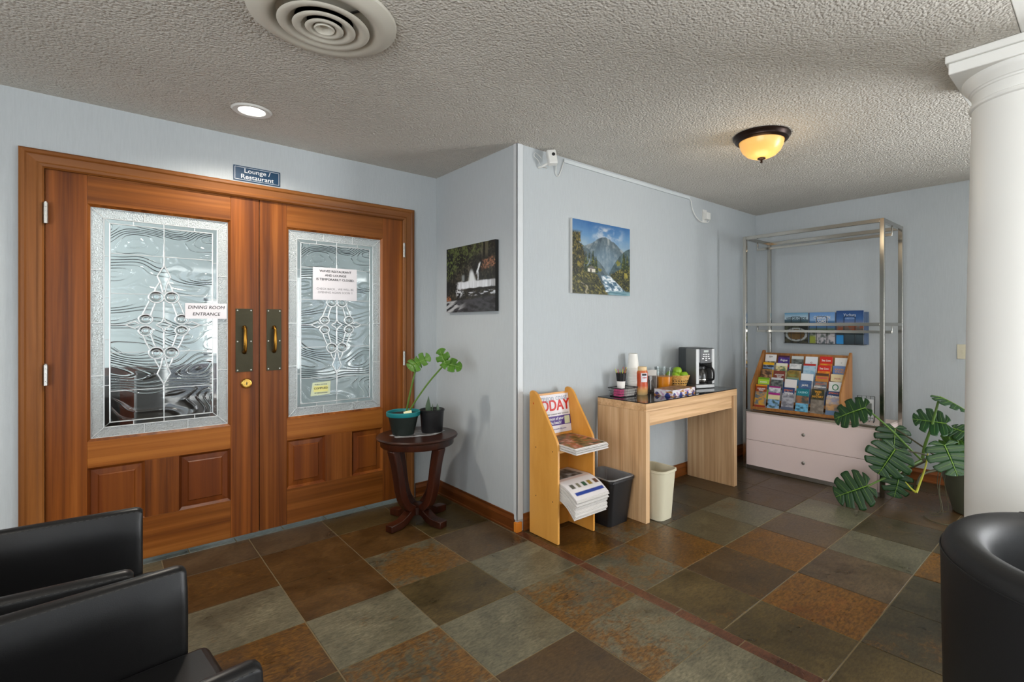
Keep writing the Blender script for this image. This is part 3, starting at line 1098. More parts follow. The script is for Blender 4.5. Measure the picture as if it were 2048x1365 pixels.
baseboard('baseboard_return', (XB, 2.513), (XB, YA), (-1, 0), M_BASE_Y)
baseboard('baseboard_left', (1.76, YA), (XB, YA), (0, -1), M_BASE_X)
baseboard('baseboard_far_left', (-2.7, YA), (-0.31, YA), (0, -1), M_BASE_X)
baseboard('baseboard_middle', (1.987, YC), (XD, YC), (0, -1), M_BASE_X)
baseboard('baseboard_right', (XD, -0.95), (XD, YC), (-1, 0), M_BASE_Y)
# painted corner guard on the outside corner, raw wooden block at its foot
cg = MB().box(XB - 0.006, YC - 0.006, 0.075, XB + 0.044, YC + 0.002, H).box(XB - 0.006, YC - 0.006, 0.075, XB + 0.002, YC + 0.030, H)
struct(cg.build('trim_2', mat('corner_guard_white', lin(204, 208, 210), 0.45), bevel=0.002))
blk = MB().box(XB - 0.014, YC - 0.014, 0.001, XB + 0.030, YC + 0.018, 0.062)
struct(blk.build('trim_3', M_RAW, bevel=0.003))

# door casing, mitred
CZ, CO0, CO1, CW = 2.160, -0.302, 1.746, 0.088
prof = [(0, 0.004), (0.0, 0.020), (0.008, 0.026), (0.020, 0.026), (0.027, 0.020), (0.060, 0.016), (0.068, 0.020), (0.080, 0.018), (CW, 0.010), (CW, 0.0)]


def casing(name, side, m):
    n = len(prof)
    vs = []
    for end in (0, 1):
        for o_, d in prof:
            yv = YA - d
            if side == 'L':
                vs.append((CO0 + o_, yv, 0.001 if end == 0 else CZ - o_))
            elif side == 'R':
                vs.append((CO1 - o_, yv, 0.001 if end == 0 else CZ - o_))
            else:
                vs.append(((CO0 + o_) if end == 0 else (CO1 - o_), yv, CZ - o_))
    fs = [tuple(range(n)), tuple(range(n, 2 * n))[::-1]]
    for i in range(n):
        j = (i + 1) % n
        fs.append((i, n + i, n + j, j))
    mb = MB().add(vs, fs)
    return struct(mb.build(name, m, smooth=0.35))


casing('trim_4', 'L', M_TRIM_V)
casing('trim_5', 'R', M_TRIM_V)
casing('trim_6', 'H', M_TRIM_H)
jb = MB().box(OP0, YA, 0.001, OP0 + 0.018, YA + 0.12, OPZ).box(OP1 - 0.018, YA, 0.001, OP1, YA + 0.12, OPZ).box(OP0, YA, OPZ - 0.016, OP1, YA + 0.12, OPZ)
jb.box(OP0, YA + 0.07, 0.001, OP0 + 0.035, YA + 0.09, OPZ).box(OP1 - 0.035, YA + 0.07, 0.001, OP1, YA + 0.09, OPZ).box(OP0, YA + 0.07, OPZ - 0.034, OP1, YA + 0.09, OPZ)
struct(jb.build('trim_7', M_TRIM_V))


# ------------------------------------------------------------------ the two door leaves
YF = 3.516           # front face of the leaves


def medallion(cx, cz, mir=1):
    """came paths (x, z) of the leaded centrepiece"""
    P = []

    def circ(x, z, r, n=20, e=1.0):
        return [(x + r * math.cos(2 * PI * k / n), z + r * e * math.sin(2 * PI * k / n)) for k in range(n)] + [(x + r, z)]
    for s in (1, -1):
        P.append([(0, 0.330 * s), (-0.029, 0.272 * s), (-0.016, 0.238 * s), (-0.004, 0.180 * s)])
        P.append([(0, 0.330 * s), (0.029, 0.272 * s), (0.016, 0.238 * s), (0.004, 0.180 * s)])
        for q in (1, -1):
            P.append([(0.020 * q, 0.236 * s), (0.036 * q, 0.205 * s), (0.040 * q, 0.188 * s)])
            P.append(circ(0.034 * q, 0.155 * s, 0.033, e=0.95))
            P.append(circ(0.034 * q, 0.155 * s, 0.017, e=0.95))
            P.append([(0.038 * q, 0.120 * s), (0.048 * q, 0.090 * s), (0.058 * q, 0.052 * s)])
            P.append([(0.064 * q, 0.132 * s), (0.078 * q, 0.098 * s), (0.092 * q, 0.060 * s)])
            P.append(circ(0.080 * q, 0.032 * s, 0.030, e=0.9))
            P.append(circ(0.080 * q, 0.032 * s, 0.015, e=0.9))
            # concave star
            P.append([(0, 0.040 * s), (0.008 * q, 0.018 * s), (0.036 * q, 0.0)])
            # side leaves
            P.append([(0.108 * q, 0.006 * s), (0.126 * q, 0.020 * s), (0.146 * q, 0.010 * s), (0.165 * q, 0.0)])
        P.append([(0, 0.040 * s), (0, 0.130 * s)])
        P.append([(0, 0.330 * s), (0, 0.41 * s)])
    return [[(cx + mir * x, cz + z) for x, z in p] for p in P]


def door_leaf(name, x0, x1, gx0, gx1, mx0, mx1, handed):
    z0, z1 = 0.024, 2.074
    gz0, gz1 = 0.708, 1.914
    d0, d1 = YF, YF + 0.045
    root = bpy.data.objects.new(name, None)
    col.objects.link(root)
    root.empty_display_size = 0.1
    struct(root)
    root.location = (x0, YF, z0)

    def B(mb, nm, m, par=root, **k):
        o = mb.move(Matrix.Translation((-x0, -YF, -z0))).build(nm, m, par, **k) if par is root else mb.build(nm, m, par, **k)
        return o
    bead = 0.012
    a, b = gx0 - bead, gx1 + bead
    B(MB().box(x0, d0, z0, a, d1, z1), 'stile', M_DOOR_V, bevel=0.0015)
    B(MB().box(b, d0, z0, x1, d1, z1), 'stile', M_DOOR_V, bevel=0.0015)
    B(MB().box(a, d0, gz1 + bead, b, d1, z1), 'rail', M_DOOR_H, bevel=0.0015)
    B(MB().box(a, d0, 0.560, b, d1, gz0 - bead), 'rail', M_DOOR_H, bevel=0.0015)
    B(MB().box(a, d0, z0, b, d1, 0.250), 'rail', M_DOOR_H, bevel=0.0015)
    B(MB().box(mx0, d0, 0.250, mx1, d1, 0.560), 'muntin', M_DOOR_V, bevel=0.0015)
    # glazing bead, sloping towards the glass
    vs = []
    for (xa, xb, za, zb, yy) in ((a, b, gz0 - bead, gz1 + bead, d0), (gx0, gx1, gz0, gz1, d0 + 0.010)):
        vs += [(xa, yy, za), (xb, yy, za), (xb, yy, zb), (xa, yy, zb)]
    for (xa, xb, za, zb, yy) in ((gx0, gx1, gz0, gz1, d1), (a, b, gz0 - bead, gz1 + bead, d1)):
        vs += [(xa, yy, za), (xb, yy, za), (xb, yy, zb), (xa, yy, zb)]
    fs = []
    for q in range(4):
        for k in range(4):
            fs.append((q * 4 + k, q * 4 + (k + 1) % 4, ((q + 1) % 4) * 4 + (k + 1) % 4, ((q + 1) % 4) * 4 + k))
    B(MB().add(vs, fs), 'glazing_bead', M_DOOR_V, smooth=0)
    # raised panels
    for (xa, xb) in ((a, mx0), (mx1, b)):
        za, zb = 0.250, 0.560
        rings = [(0.0, 0.0), (0.010, 0.010), (0.014, 0.015), (0.040, 0.012), (0.046, 0.006)]
        vs = []
        for off, dep in rings:
            vs += [(xa + off, d0 + dep, za + off), (xb - off, d0 + dep, za + off), (xb - off, d0 + dep, zb - off), (xa + off, d0 + dep, zb - off)]
        fs = []
        for q in range(len(rings) - 1):
            for k in range(4):
                fs.append((q * 4 + k, q * 4 + (k + 1) % 4, (q + 1) * 4 + (k + 1) % 4, (q + 1) * 4 + k))
        L4 = (len(rings) - 1) * 4
        fs.append((L4, L4 + 1, L4 + 2, L4 + 3))
        n = len(vs)
        vs += [(xa, d1, za), (xb, d1, za), (xb, d1, zb), (xa, d1, zb)]
        fs.append((n + 3, n + 2, n + 1, n))
        for k in range(4):
            fs.append((k, n + k, n + (k + 1) % 4, (k + 1) % 4))
        B(MB().add(vs, fs), 'panel', M_PANEL, smooth=0)
    # leaded glass unit
    gy = d0 + 0.020
    gp = bpy.data.objects.new('leaded_glass', None)
    col.objects.link(gp)
    gp.parent = root
    gp.empty_display_size = 0.05
    gp['label'] = 'leaded glass unit with hammered border and wavy clear field'

    def G(mb, nm, m, **k):
        return mb.move(Matrix.Translation((-x0, -YF, -z0))).build(nm, m, gp, **k)
    bw, bv = 0.052, 0.024
    ix0, ix1, iz0, iz1 = gx0 + bw, gx1 - bw, gz0 + bw, gz1 - bw
    jx0, jx1, jz0, jz1 = ix0 + bv, ix1 - bv, iz0 + bv, iz1 - bv

    def quadpane(pts, m, nm='pane', th=0.005):
        G(MB().prism(pts, 'y', gy, gy + th), nm, m, smooth=0)

    def mitre(sa, sb, inner, outer, axis_len):
        pass
    cames = []

    def bar(p, q, r=0.0026):
        cames.append(([p, q], r))
    W_, Hh = gx1 - gx0, gz1 - gz0
    # border: top and bottom in three, sides in four
    for (zo, zi) in ((gz1, iz1), (gz0, iz0)):
        cuts_o = [gx0, gx0 + W_ * 0.36, gx0 + W_ * 0.68, gx1]
        cuts_i = [ix0, gx0 + W_ * 0.36, gx0 + W_ * 0.68, ix1]
        for k in range(3):
            quadpane([(cuts_o[k], zo), (cuts_o[k + 1], zo), (cuts_i[k + 1], zi), (cuts_i[k], zi)], M_HAMMER)
            if k:
                bar((cuts_o[k], zo), (cuts_i[k], zi))
        # bevel strips
        z2 = zi + (bv if zi == iz0 else -bv)
        cc = [ix0, ix0 + (ix1 - ix0) * 0.24, (ix0 + ix1) / 2, ix0 + (ix1 - ix0) * 0.78, ix1]
        ci = [jx0, cc[1], cc[2], cc[3], jx1]
        for k in range(4):
            quadpane([(cc[k], zi), (cc[k + 1], zi), (ci[k + 1], z2), (ci[k], z2)], M_BEVELG)
            bar((cc[k], zi), (ci[k], z2), 0.002)
    for (xo, xi, x2) in ((gx0, ix0, jx0), (gx1, ix1, jx1)):
        t = [0, 0.27, 0.5, 0.73, 1]
        zo_ = [gz0 + Hh * q for q in t]
        zi_ = [iz0] + zo_[1:4] + [iz1]
        for k in range(4):
            quadpane([(xo, zo_[k]), (xo, zo_[k + 1]), (xi, zi_[k + 1]), (xi, zi_[k])], M_HAMMER)
            if k:
                bar((xo, zo_[k]), (xi, zi_[k]))
        t = [0, 0.2, 0.42, 0.62, 0.82, 1]
        zo_ = [iz0 + (iz1 - iz0) * q for q in t]
        zi_ = [jz0] + zo_[1:5] + [jz1]
        for k in range(5):
            quadpane([(xi, zo_[k]), (xi, zo_[k + 1]), (x2, zi_[k + 1]), (x2, zi_[k])], M_BEVELG)
            bar((xi, zo_[k]), (x2, zi_[k]), 0.002)
    for (p, q) in (((gx0, gz0), (ix0, iz0)), ((gx1, gz0), (ix1, iz0)), ((gx0, gz1), (ix0, iz1)), ((gx1, gz1), (ix1, iz1))):
        bar(p, q)
    for (xa, xb, za, zb) in ((gx0, gx1, gz0, gz1), (ix0, ix1, iz0, iz1), (jx0, jx1, jz0, jz1)):
        for p, q in (((xa, za), (xb, za)), ((xb, za), (xb, zb)), ((xb, zb), (xa, zb)), ((xa, zb), (xa, za))):
            bar(p, q, 0.003)
    # wavy field panes between the cross cames
    cxm, czm = (gx0 + gx1) / 2, 1.300
    zl = [jz0, 0.948, 1.152, czm, 1.468, 1.680, jz1]
    for k in range(6):
        for (xa, xb) in ((jx0, cxm), (cxm, jx1)):
            quadpane([(xa, zl[k]), (xb, zl[k]), (xb, zl[k + 1]), (xa, zl[k + 1])], M_WAVY)
    for k, zz in enumerate(zl[1:-1]):
        if k in (0, 4):
            bar((jx0, zz), (jx1, zz), 0.0022)
        else:
            e = {1: 0.068, 3: 0.068, 2: 0.165}[k]
            bar((jx0, zz), (cxm - e, zz), 0.0022)
            bar((cxm + e, zz), (jx1, zz), 0.0022)
    bar((cxm, zl[0]), (cxm, zl[1]), 0.0022)
    bar((cxm, zl[5]), (cxm, zl[6]), 0.0022)
    mbc = MB()
    for pth, r in cames:
        mbc.tube([(p[0], gy - 0.001, p[1]) for p in pth], r, 6)
    G(mbc, 'lead_came', M_CAME)
    mm = MB()
    for p in medallion(cxm, czm):
        # smooth the polyline a little
        mm.tube([(x, gy - 0.003, z) for x, z in p], 0.0042, 6)
    G(mm, 'medallion', M_CAME)
    for s in (1, -1):
        for q in (1, -1):
            for (jx, jz, jr) in ((0.034, 0.155, 0.030), (0.080, 0.032, 0.027)):
                jw = MB().lathe([(jr, 0.0), (jr * 0.8, 0.006), (jr * 0.45, 0.009), (0.0001, 0.010)], 16)
                jw.move(Matrix.Translation((cxm + jx * q, gy - 0.0005, czm + jz * s)) @ Matrix.Rotation(R(90), 4, 'X'))
                G(jw, 'jewel', M_BEVELG)
        kite = MB().prism([(cxm, czm + 0.322 * s), (cxm - 0.026, czm + 0.272 * s), (cxm, czm + 0.19 * s), (cxm + 0.026, czm + 0.272 * s)], 'y', gy - 0.004, gy - 0.0005)
        G(kite, 'jewel', M_BEVELG, smooth=0)
    # push plate, pull and screws
    px0, px1 = (0.597, 0.688) if handed == 'L' else (0.763, 0.847)
    pp = B(MB().box(px0, d0 - 0.003, 1.015, px1, d0, 1.399), 'push_plate', M_BRONZE, bevel=0.0008)
    for sx_ in (px0 + 0.010, px1 - 0.010):
        for sz in (1.026, 1.200, 1.388):
            sc_ = MB().lathe([(0.0045, 0), (0.004, 0.0015), (0.0001, 0.002)], 10).move(Matrix.Translation((sx_ - x0, -0.003, sz - z0)) @ Matrix.Rotation(R(90), 4, 'X'))
            sc_.build('screw', M_STEEL, pp)
    hx = (px0 + px1) / 2
    hz0, hz1 = 1.135, 1.285
    pth = [(hx, d0 - 0.003, hz0), (hx, d0 - 0.022, hz0 + 0.002), (hx, d0 - 0.033, hz0 + 0.012), (hx, d0 - 0.036, (hz0 + hz1) / 2), (hx, d0 - 0.033, hz1 - 0.012), (hx, d0 - 0.022, hz1 - 0.002), (hx, d0 - 0.003, hz1)]
    hd = MB().tube(pth, [0.013, 0.009, 0.009, 0.0105, 0.009, 0.009, 0.013], 12)
    hd.move(Matrix.Translation((-x0, -YF, -z0))).build('pull_handle', M_BRASS, pp)
    if handed == 'L':
        db = MB().lathe([(0.031, 0), (0.031, 0.006), (0.026, 0.013), (0.021, 0.014), (0.020, 0.010), (0.0001, 0.010)], 28)
        db.move(Matrix.Translation((0.654 - x0, 0, 0.944 - z0)) @ Matrix.Rotation(R(90), 4, 'X'))
        dbo = db.build('deadbolt', M_BRASSB, root)
        kw = MB().box(0.652 - x0, -0.0112, 0.936 - z0, 0.6565 - x0, -0.0098, 0.952 - z0)
        kw.build('keyway', M_BLACKHOLE, dbo)
    # hinges on the outer edge
    hxp = x0 + 0.004 if handed == 'L' else x1 - 0.004
    for hz in (1.85, 1.053, 0.22):
        hb = MB()
        for k in range(5):
            hb.lathe([(0.0095, 0.0), (0.0095, 0.0195)], 14, (hxp, d0 - 0.027, hz - 0.05 + k * 0.0202))
        hb.lathe([(0.0001, 0), (0.006, 0.001), (0.0065, 0.005), (0.0001, 0.008)], 12, (hxp, d0 - 0.027, hz + 0.0505))
        hb.box(hxp - 0.002, d0 - 0.022, hz - 0.05, hxp + 0.002, d0 + 0.002, hz + 0.05)
        B(hb, 'hinge', M_STEEL)
    return root


door_leaf('door_1', -0.213, 0.7215, -0.047, 0.560, 0.173, 0.323, 'L')
door_leaf('door_2', 0.7255, 1.667, 0.891, 1.499, 1.115, 1.291, 'R')

# paper notices taped to the glass
yp = YF - 0.0005 + 0.006
n1 = thing('notice', 'large white closure notice on the second door, reading WAVES RESTAURANT AND LOUNGE', 'notice', (1.182, yp, 1.468))
MB().box(-0.145, 0, 0, 0.145, 0.0006, 0.217).build('sheet', M_PAPER, n1)
lettering('WAVES RESTAURANT\nAND LOUNGE\nIS TEMPORARILY CLOSED.', 0.0205, M_INK, n1, (0.002, -0.0004, 0.165), FACE_S, bold=0.0006, line=1.35, sx=1.05)
lettering('CHECK BACK... WE WILL BE\nOPENING AGAIN SOON !!', 0.0195, M_GREYINK, n1, (0.0, -0.0004, 0.062), FACE_S, line=1.2)
n2 = thing('notice', 'small white strip reading DINING ROOM ENTRANCE on the first door', 'notice', (0.452, yp, 1.336))
MB().box(-0.101, 0, 0, 0.101, 0.0006, 0.090).build('sheet', M_PAPER, n2)
lettering('DINING ROOM\nENTRANCE', 0.026, M_INK, n2, (0, -0.0004, 0.046), FACE_S, shear=0.18, line=1.5, bold=0.0003)
n3 = thing('notice', 'small pale green and yellow notice reading COMPLIED low on the second door', 'notice', (1.086, yp, 0.829))
m_gy = mat('pale_green_paper', lin(206, 214, 180), 0.6)
m_yl = mat('pale_yellow_band', lin(226, 220, 140), 0.6)
MB().prism([(-0.064, 0.0), (0.060, 0.006), (0.064, 0.094), (-0.050, 0.088)], 'y', 0, 0.0006).build('sheet', m_gy, n3)
MB().box(-0.044, -0.0003, 0.026, 0.048, 0, 0.066).build('band', m_yl, n3)
lettering('COMPLIED', 0.0185, M_INK, n3, (0.002, -0.0007, 0.049), FACE_S, bold=0.0004)
lettering('PUBLIC NOTICE', 0.011, M_INK, n3, (0.002, -0.0005, 0.074), FACE_S, bold=0.0002)
lettering('OF REGULATIONS', 0.010, M_INK, n3, (0.002, -0.0005, 0.018), FACE_S, bold=0.0002)

# wall sign over the doors
sg = thing('wall_sign', 'blue plastic wall sign reading Lounge / Restaurant above the wooden doors', 'sign', (0.711, YA - 0.001, 2.172))
MB().box(-0.127, -0.004, 0, 0.127, 0, 0.090).build('plate', M_SIGNBLUE, sg, bevel=0.001)
bd = MB()
for (xa, za, xb, zb) in ((-0.120, 0.007, 0.120, 0.009), (-0.120, 0.081, 0.120, 0.083), (-0.120, 0.007, -0.118, 0.083), (0.118, 0.007, 0.120, 0.083)):
    bd.box(xa, -0.0046, za, xb, -0.004, zb)
bd.build('border_line', M_SIGNWHITE, sg)
lettering('Lounge /', 0.038, M_SIGNWHITE, sg, (0.0, -0.0048, 0.063), FACE_S, bold=0.0005, sx=1.08)
lettering('Restaurant', 0.038, M_SIGNWHITE, sg, (0.0, -0.0048, 0.027), FACE_S, bold=0.0005, sx=1.08)

# ------------------------------------------------------------------ dining room glimpsed through the leaded glass
m_dw = mat('dining_wall', lin(206, 214, 214), 0.7)
m_df = mat('dining_carpet', lin(70, 66, 62), 0.9, var=0.2)
dr = MB().box(-2.7, 6.9, 0, 3.2, 7.0, 2.6).box(-2.82, 3.64, 0, -2.7, 7.0, 2.6).box(3.2, 3.64, 0, 3.3, 7.0, 2.6)
struct(dr.build('wall_dining', m_dw, smooth=0))
struct(MB().box(-2.7, 3.64, -0.1, 3.2, 6.9, -0.004).build('floor_dining', m_df, smooth=0))
struct(MB().box(-2.7, 3.64, 2.5, 3.2, 6.9, 2.6).build('ceiling_dining', m_dw, smooth=0))
struct(MB().box(-2.7, 6.86, 0, 1.45, 6.9, 0.86).build('trim_8', M_MAHOG))
m_glow_pane = mat('glowing_pane', (1, 1, 1, 1), 0.5, emit=(0.93, 0.97, 1.0, 1), estr=1.1)  # self-lit pane of an added window, a bright patch behind the door glass
dwn = struct(MB().box(0.86, 6.85, 0.95, 0.89, 6.9, 1.60).box(1.07, 6.85, 0.95, 1.10, 6.9, 1.60).box(0.86, 6.85, 1.57, 1.10, 6.9, 1.60).box(0.86, 6.85, 0.95, 1.10, 6.9, 0.98).build('window_6', M_WHITE))
MB().box(0.89, 6.88, 0.98, 1.07, 6.89, 1.57).build('pane', m_glow_pane, dwn)
m_dk = mat('dark_upholstery', (0.02, 0.018, 0.016, 1), 0.5)
def dining_chair(loc, rz, label):
    t = thing('dining_chair', label, 'chair', loc, rz, 'chairs beyond the doors')
    MB().box(-0.22, -0.22, 0.40, 0.22, 0.22, 0.48).build('seat', m_dk, t, bevel=0.02)
    MB().box(-0.22, 0.18, 0.48, 0.22, 0.24, 0.98).build('backrest', m_dk, t, bevel=0.02)
    for sx_ in (-1, 1):
        for sy_ in (-1, 1):
            MB().lathe([(0.016, 0), (0.02, 0.41)], 10, (0.19 * sx_, 0.19 * sy_, -0.004)).build('leg', M_MAHOG, t)
    return t
dining_chair((-0.20, 4.35, 0), R(200), 'dark chair seen dimly through the lower corner of the first door glass')
dining_chair((0.42, 4.75, 0), R(170), 'dark chair seen dimly beyond the middle of the first door glass')

# ------------------------------------------------------------------ ceiling fittings
# round air diffuser: nested cones
vt = thing('air_diffuser', 'large round white ceiling air diffuser of nested rings', 'air vent', (0.615, 1.950, H))
m_vent = mat('diffuser_enamel', lin(206, 202, 190), 0.42)
m_duct = mat('duct_dark', lin(46, 44, 40), 0.8)
MB().lathe([(0.160, -0.002), (0.168, -0.016), (0.182, -0.028), (0.200, -0.032), (0.222, -0.029), (0.254, -0.010), (0.257, -0.001), (0.240, -0.0005)], 64).build('outer_ring', m_vent, vt)
for r0, r1, zt, zb in ((0.100, 0.158, -0.012, -0.040), (0.060, 0.108, -0.016, -0.044), (0.026, 0.066, -0.020, -0.046)):
    MB().lathe([(r0, zt), (r0 + (r1 - r0) * 0.40, zt - (zt - zb) * 0.80), (r0 + (r1 - r0) * 0.62, zb), (r1 - 0.006, zb), (r1, zb + 0.004), (r1 - 0.003, zb + 0.007), (r0 + (r1 - r0) * 0.5, zb + 0.009), (r0 + 0.004, zt)], 56).build('cone_ring', m_vent, vt)
MB().lathe([(0.0001, -0.030), (0.016, -0.031), (0.026, -0.042), (0.033, -0.046), (0.036, -0.042), (0.030, -0.026), (0.0001, -0.022)], 32).build('centre_cup', m_vent, vt)
sp = MB()
for k in range(4):
    a = k * PI / 2 + 0.5
    sp.box(-0.004, 0.02, -0.010, 0.004, 0.158, -0.005)
    sp.v[-8:] = [tuple(Matrix.Rotation(a, 4, 'Z') @ Vector(p)) for p in sp.v[-8:]]
sp.build('spider_bar', m_duct, vt)
MB().lathe([(0.166, -0.0012), (0.0001, -0.0016)], 40).build('duct_plate', m_duct, vt)

# recessed downlight by the doors
rl = thing('recessed_downlight', 'lit round recessed downlight in the ceiling before the doors', 'ceiling light', (0.592, 3.046, H))
MB().lathe([(0.060, -0.002), (0.064, -0.007), (0.088, -0.009), (0.096, -0.001), (0.060, -0.0005)], 48).build('trim_ring', M_OFFWHITE, rl)
m_led = mat('lit_lens', (1, 1, 1, 1), 0.5, emit=(1.0, 0.95, 0.86, 1), estr=9.0)
MB().lathe([(0.063, -0.0040), (0.04, -0.0050), (0.0001, -0.0055)], 40).build('lens', m_led, rl)
ld = bpy.data.lights.new('downlight_beam', 'SPOT')
ld.energy = 48
ld.color = (1.0, 0.93, 0.82)
ld.spot_size = R(150)
ld.spot_blend = 0.7
ld.shadow_soft_size = 0.06
lo = bpy.data.objects.new('downlight_beam', ld)
col.objects.link(lo)
lo.parent = rl
lo.location = (0, 0, -0.03)
# added copies of the downlight, out of view, for more light in the lobby
for (lx, ly, lz) in ((-1.2, 1.2, H), (0.9, -1.5, H + 0.4), (3.4, -1.5, H + 0.4)):
    c = copy_tree(rl, None, (lx, ly, lz), label='added unseen downlight in the lobby ceiling behind the viewer')
    c['group'] = 'added downlights behind the viewer'

# globe lamps added unseen behind the viewer to brighten the ceiling
for (gx, gy_, lb) in ((-1.25, -0.9, 'added unseen globe lamp behind the viewer, nearer the side wall'), (1.6, -1.5, 'added unseen globe lamp behind the viewer, nearer the column')):
    gl = thing('added_globe_lamp', lb, 'added lamp', (gx, gy_, H + 0.4 if gy_ < -0.2 else H), 0, 'added lobby lamps')
    MB().lathe([(0.05, 0), (0.05, -0.02), (0.0001, -0.025)], 24).build('ceiling_rose', M_LAMP_METAL, gl)
    MB().tube([(0, 0, -0.02), (0, 0, -0.62)], 0.006, 8).build('rod', M_LAMP_METAL, gl)
    MB().lathe([(0.03, -0.60), (0.09, -0.62), (0.14, -0.68), (0.16, -0.76), (0.14, -0.84), (0.09, -0.90), (0.0001, -0.92)], 32).build('globe', mat('lit_opal_globe', (1, 1, 1, 1), 0.4, emit=(1.0, 0.93, 0.82, 1), estr=GLOBE_E), gl)

# dome lamp
dl = thing('dome_lamp', 'flush ceiling lamp with amber glass bowl and dark bronze rim', 'ceiling light', (2.965, 1.415, H))
MB().lathe([(0.162, -0.001), (0.163, -0.010), (0.152, -0.022), (0.150, -0.030), (0.138, -0.040), (0.132, -0.041), (0.126, -0.030), (0.126, -0.001)], 56).build('rim', M_LAMP_METAL, dl)
m_amber, nt, p_ = new_mat('amber_alabaster')
p_.inputs['Base Color'].default_value = lin(228, 176, 104)
p_.inputs['Roughness'].default_value = 0.3
p_.inputs['Emission Color'].default_value = lin(248, 182, 92)
p_.inputs['Emission Strength'].default_value = 0.50
bo = MB().lathe([(0.127, -0.036), (0.122, -0.062), (0.108, -0.092), (0.084, -0.116), (0.050, -0.131), (0.0001, -0.136)], 56)
bo.build('glass_bowl', m_amber, dl)
MB().lathe([(0.0001, -0.134), (0.022, -0.135), (0.024, -0.139), (0.012, -0.144), (0.006, -0.148), (0.006, -0.154), (0.0085, -0.158), (0.006, -0.164), (0.0001, -0.166)], 24).build('finial', M_LAMP_METAL, dl)
ld = bpy.data.lights.new('dome_glow', 'POINT')
ld.energy = 2.2
ld.color = (1.0, 0.78, 0.50)
ld.shadow_soft_size = 0.12
lo = bpy.data.objects.new('dome_glow', ld)
col.objects.link(lo)
lo.parent = dl
lo.location = (0, 0, -0.30)

# ------------------------------------------------------------------ column
cl = thing('column', 'white round classical column carrying the white header', 'column', (2.912, 0.238, 0))
MB().box(-0.232, -0.232, 0.001, 0.232, 0.232, 0.055).build('plinth', M_WHITE, cl, bevel=0.004)
MB().lathe([(0.222, 0.055), (0.231, 0.072), (0.222, 0.090), (0.216, 0.094), (0.216, 0.112), (0.213, 0.130)], 64).build('base_moulding', M_WHITE, cl)
shaft = [(0.213, 0.128), (0.213, 0.55), (0.211, 0.9), (0.206, 1.3), (0.199, 1.7), (0.1915, 2.05), (0.187, 2.255)]
MB().lathe(shaft, 72).build('shaft', M_WHITE, cl)
MB().lathe([(0.187, 2.235), (0.196, 2.240), (0.199, 2.247), (0.196, 2.254), (0.187, 2.259), (0.187, 2.300), (0.193, 2.303), (0.194, 2.310), (0.199, 2.313), (0.203, 2.322), (0.216, 2.338), (0.222, 2.352), (0.222, 2.362)], 72).build('necking', M_WHITE, cl)
ab = MB()
ab.box(-0.232, -0.232, 2.360, 0.232, 0.232, 2.408)
ab.box(-0.242, -0.242, 2.408, 0.242, 0.242, 2.4395)
ab.build('abacus', M_WHITE, cl, bevel=0.004)

# ------------------------------------------------------------------ pictures
pb = thing('canvas_print', 'unframed canvas photograph of a dark forest waterfall on the short return wall', 'picture', (XB - 0.028, 2.995, 1.392), R(-90))
put('canvas', printed_mesh('canvas', waterfall_picture(), 0.620, 0.468, 0.026, C(30, 30, 28)), pb)
pc = thing('canvas_painting', 'unframed landscape painting of mountain, cabin and stream above the counter', 'picture', (2.706, YC - 0.024, 1.520))
put('canvas', printed_mesh('canvas', mountain_picture(), 0.612, 0.512, 0.022, C(214, 212, 206)), pc)

# ------------------------------------------------------------------ security camera, cable, adapter, switch
sc = thing('security_camera', 'small white security camera at the top of the counter wall', 'camera', (2.165, YC, 2.33))
bodyM = Matrix.Translation((0.0, -0.075, 0.05)) @ Matrix.Rotation(R(-14), 4, 'X') @ Matrix.Rotation(R(-28), 4, 'Z')
MB().box(-0.030, -0.022, -0.048, 0.030, 0.022, 0.048).move(bodyM).build('housing', M_OFFWHITE, sc, bevel=0.008, seg=3)
MB().lathe([(0.011, 0), (0.011, 0.004), (0.0001, 0.006)], 18).move(bodyM @ Matrix.Translation((0.008, -0.022, 0.012)) @ Matrix.Rotation(R(90), 4, 'X')).build('lens', M_BLACKHOLE, sc)
MB().tube([(-0.05, -0.001, -0.008), (-0.045, -0.03, -0.006), (-0.02, -0.06, 0.012)], 0.007, 10).lathe([(0.020, 0), (0.018, 0.004)], 16, (0, 0, 0)).build('bracket', M_OFFWHITE, sc)
rc = thing('cable_raceway', 'long thin painted cable raceway under the ceiling of the counter wall', 'cable cover', (2.335, YC, 2.402))
MB().box(0, -0.012, 0.0, 1.515, -0.0005, 0.024).build('channel', M_PAINTEDW, rc, bevel=0.002)
cbl = [(2.20, 2.44, 2.385), (2.235, 2.462, 2.405), (2.258, 2.475, 2.37), (2.262, 2.482, 2.31), (2.285, 2.484, 2.300), (2.310, 2.484, 2.34), (2.332, 2.482, 2.405)]


def smooth_path(P, k=6):
    out = []
    n = len(P)
    for i in range(n - 1):
        p0 = Vector(P[max(i - 1, 0)])
        p1 = Vector(P[i])
        p2 = Vector(P[i + 1])
        p3 = Vector(P[min(i + 2, n - 1)])
        for j in range(k):
            t = j / k
            out.append(0.5 * ((2 * p1) + (-p0 + p2) * t + (2 * p0 - 5 * p1 + 4 * p2 - p3) * t * t + (-p0 + 3 * p1 - 3 * p2 + p3) * t ** 3))
    out.append(Vector(P[-1]))
    return out


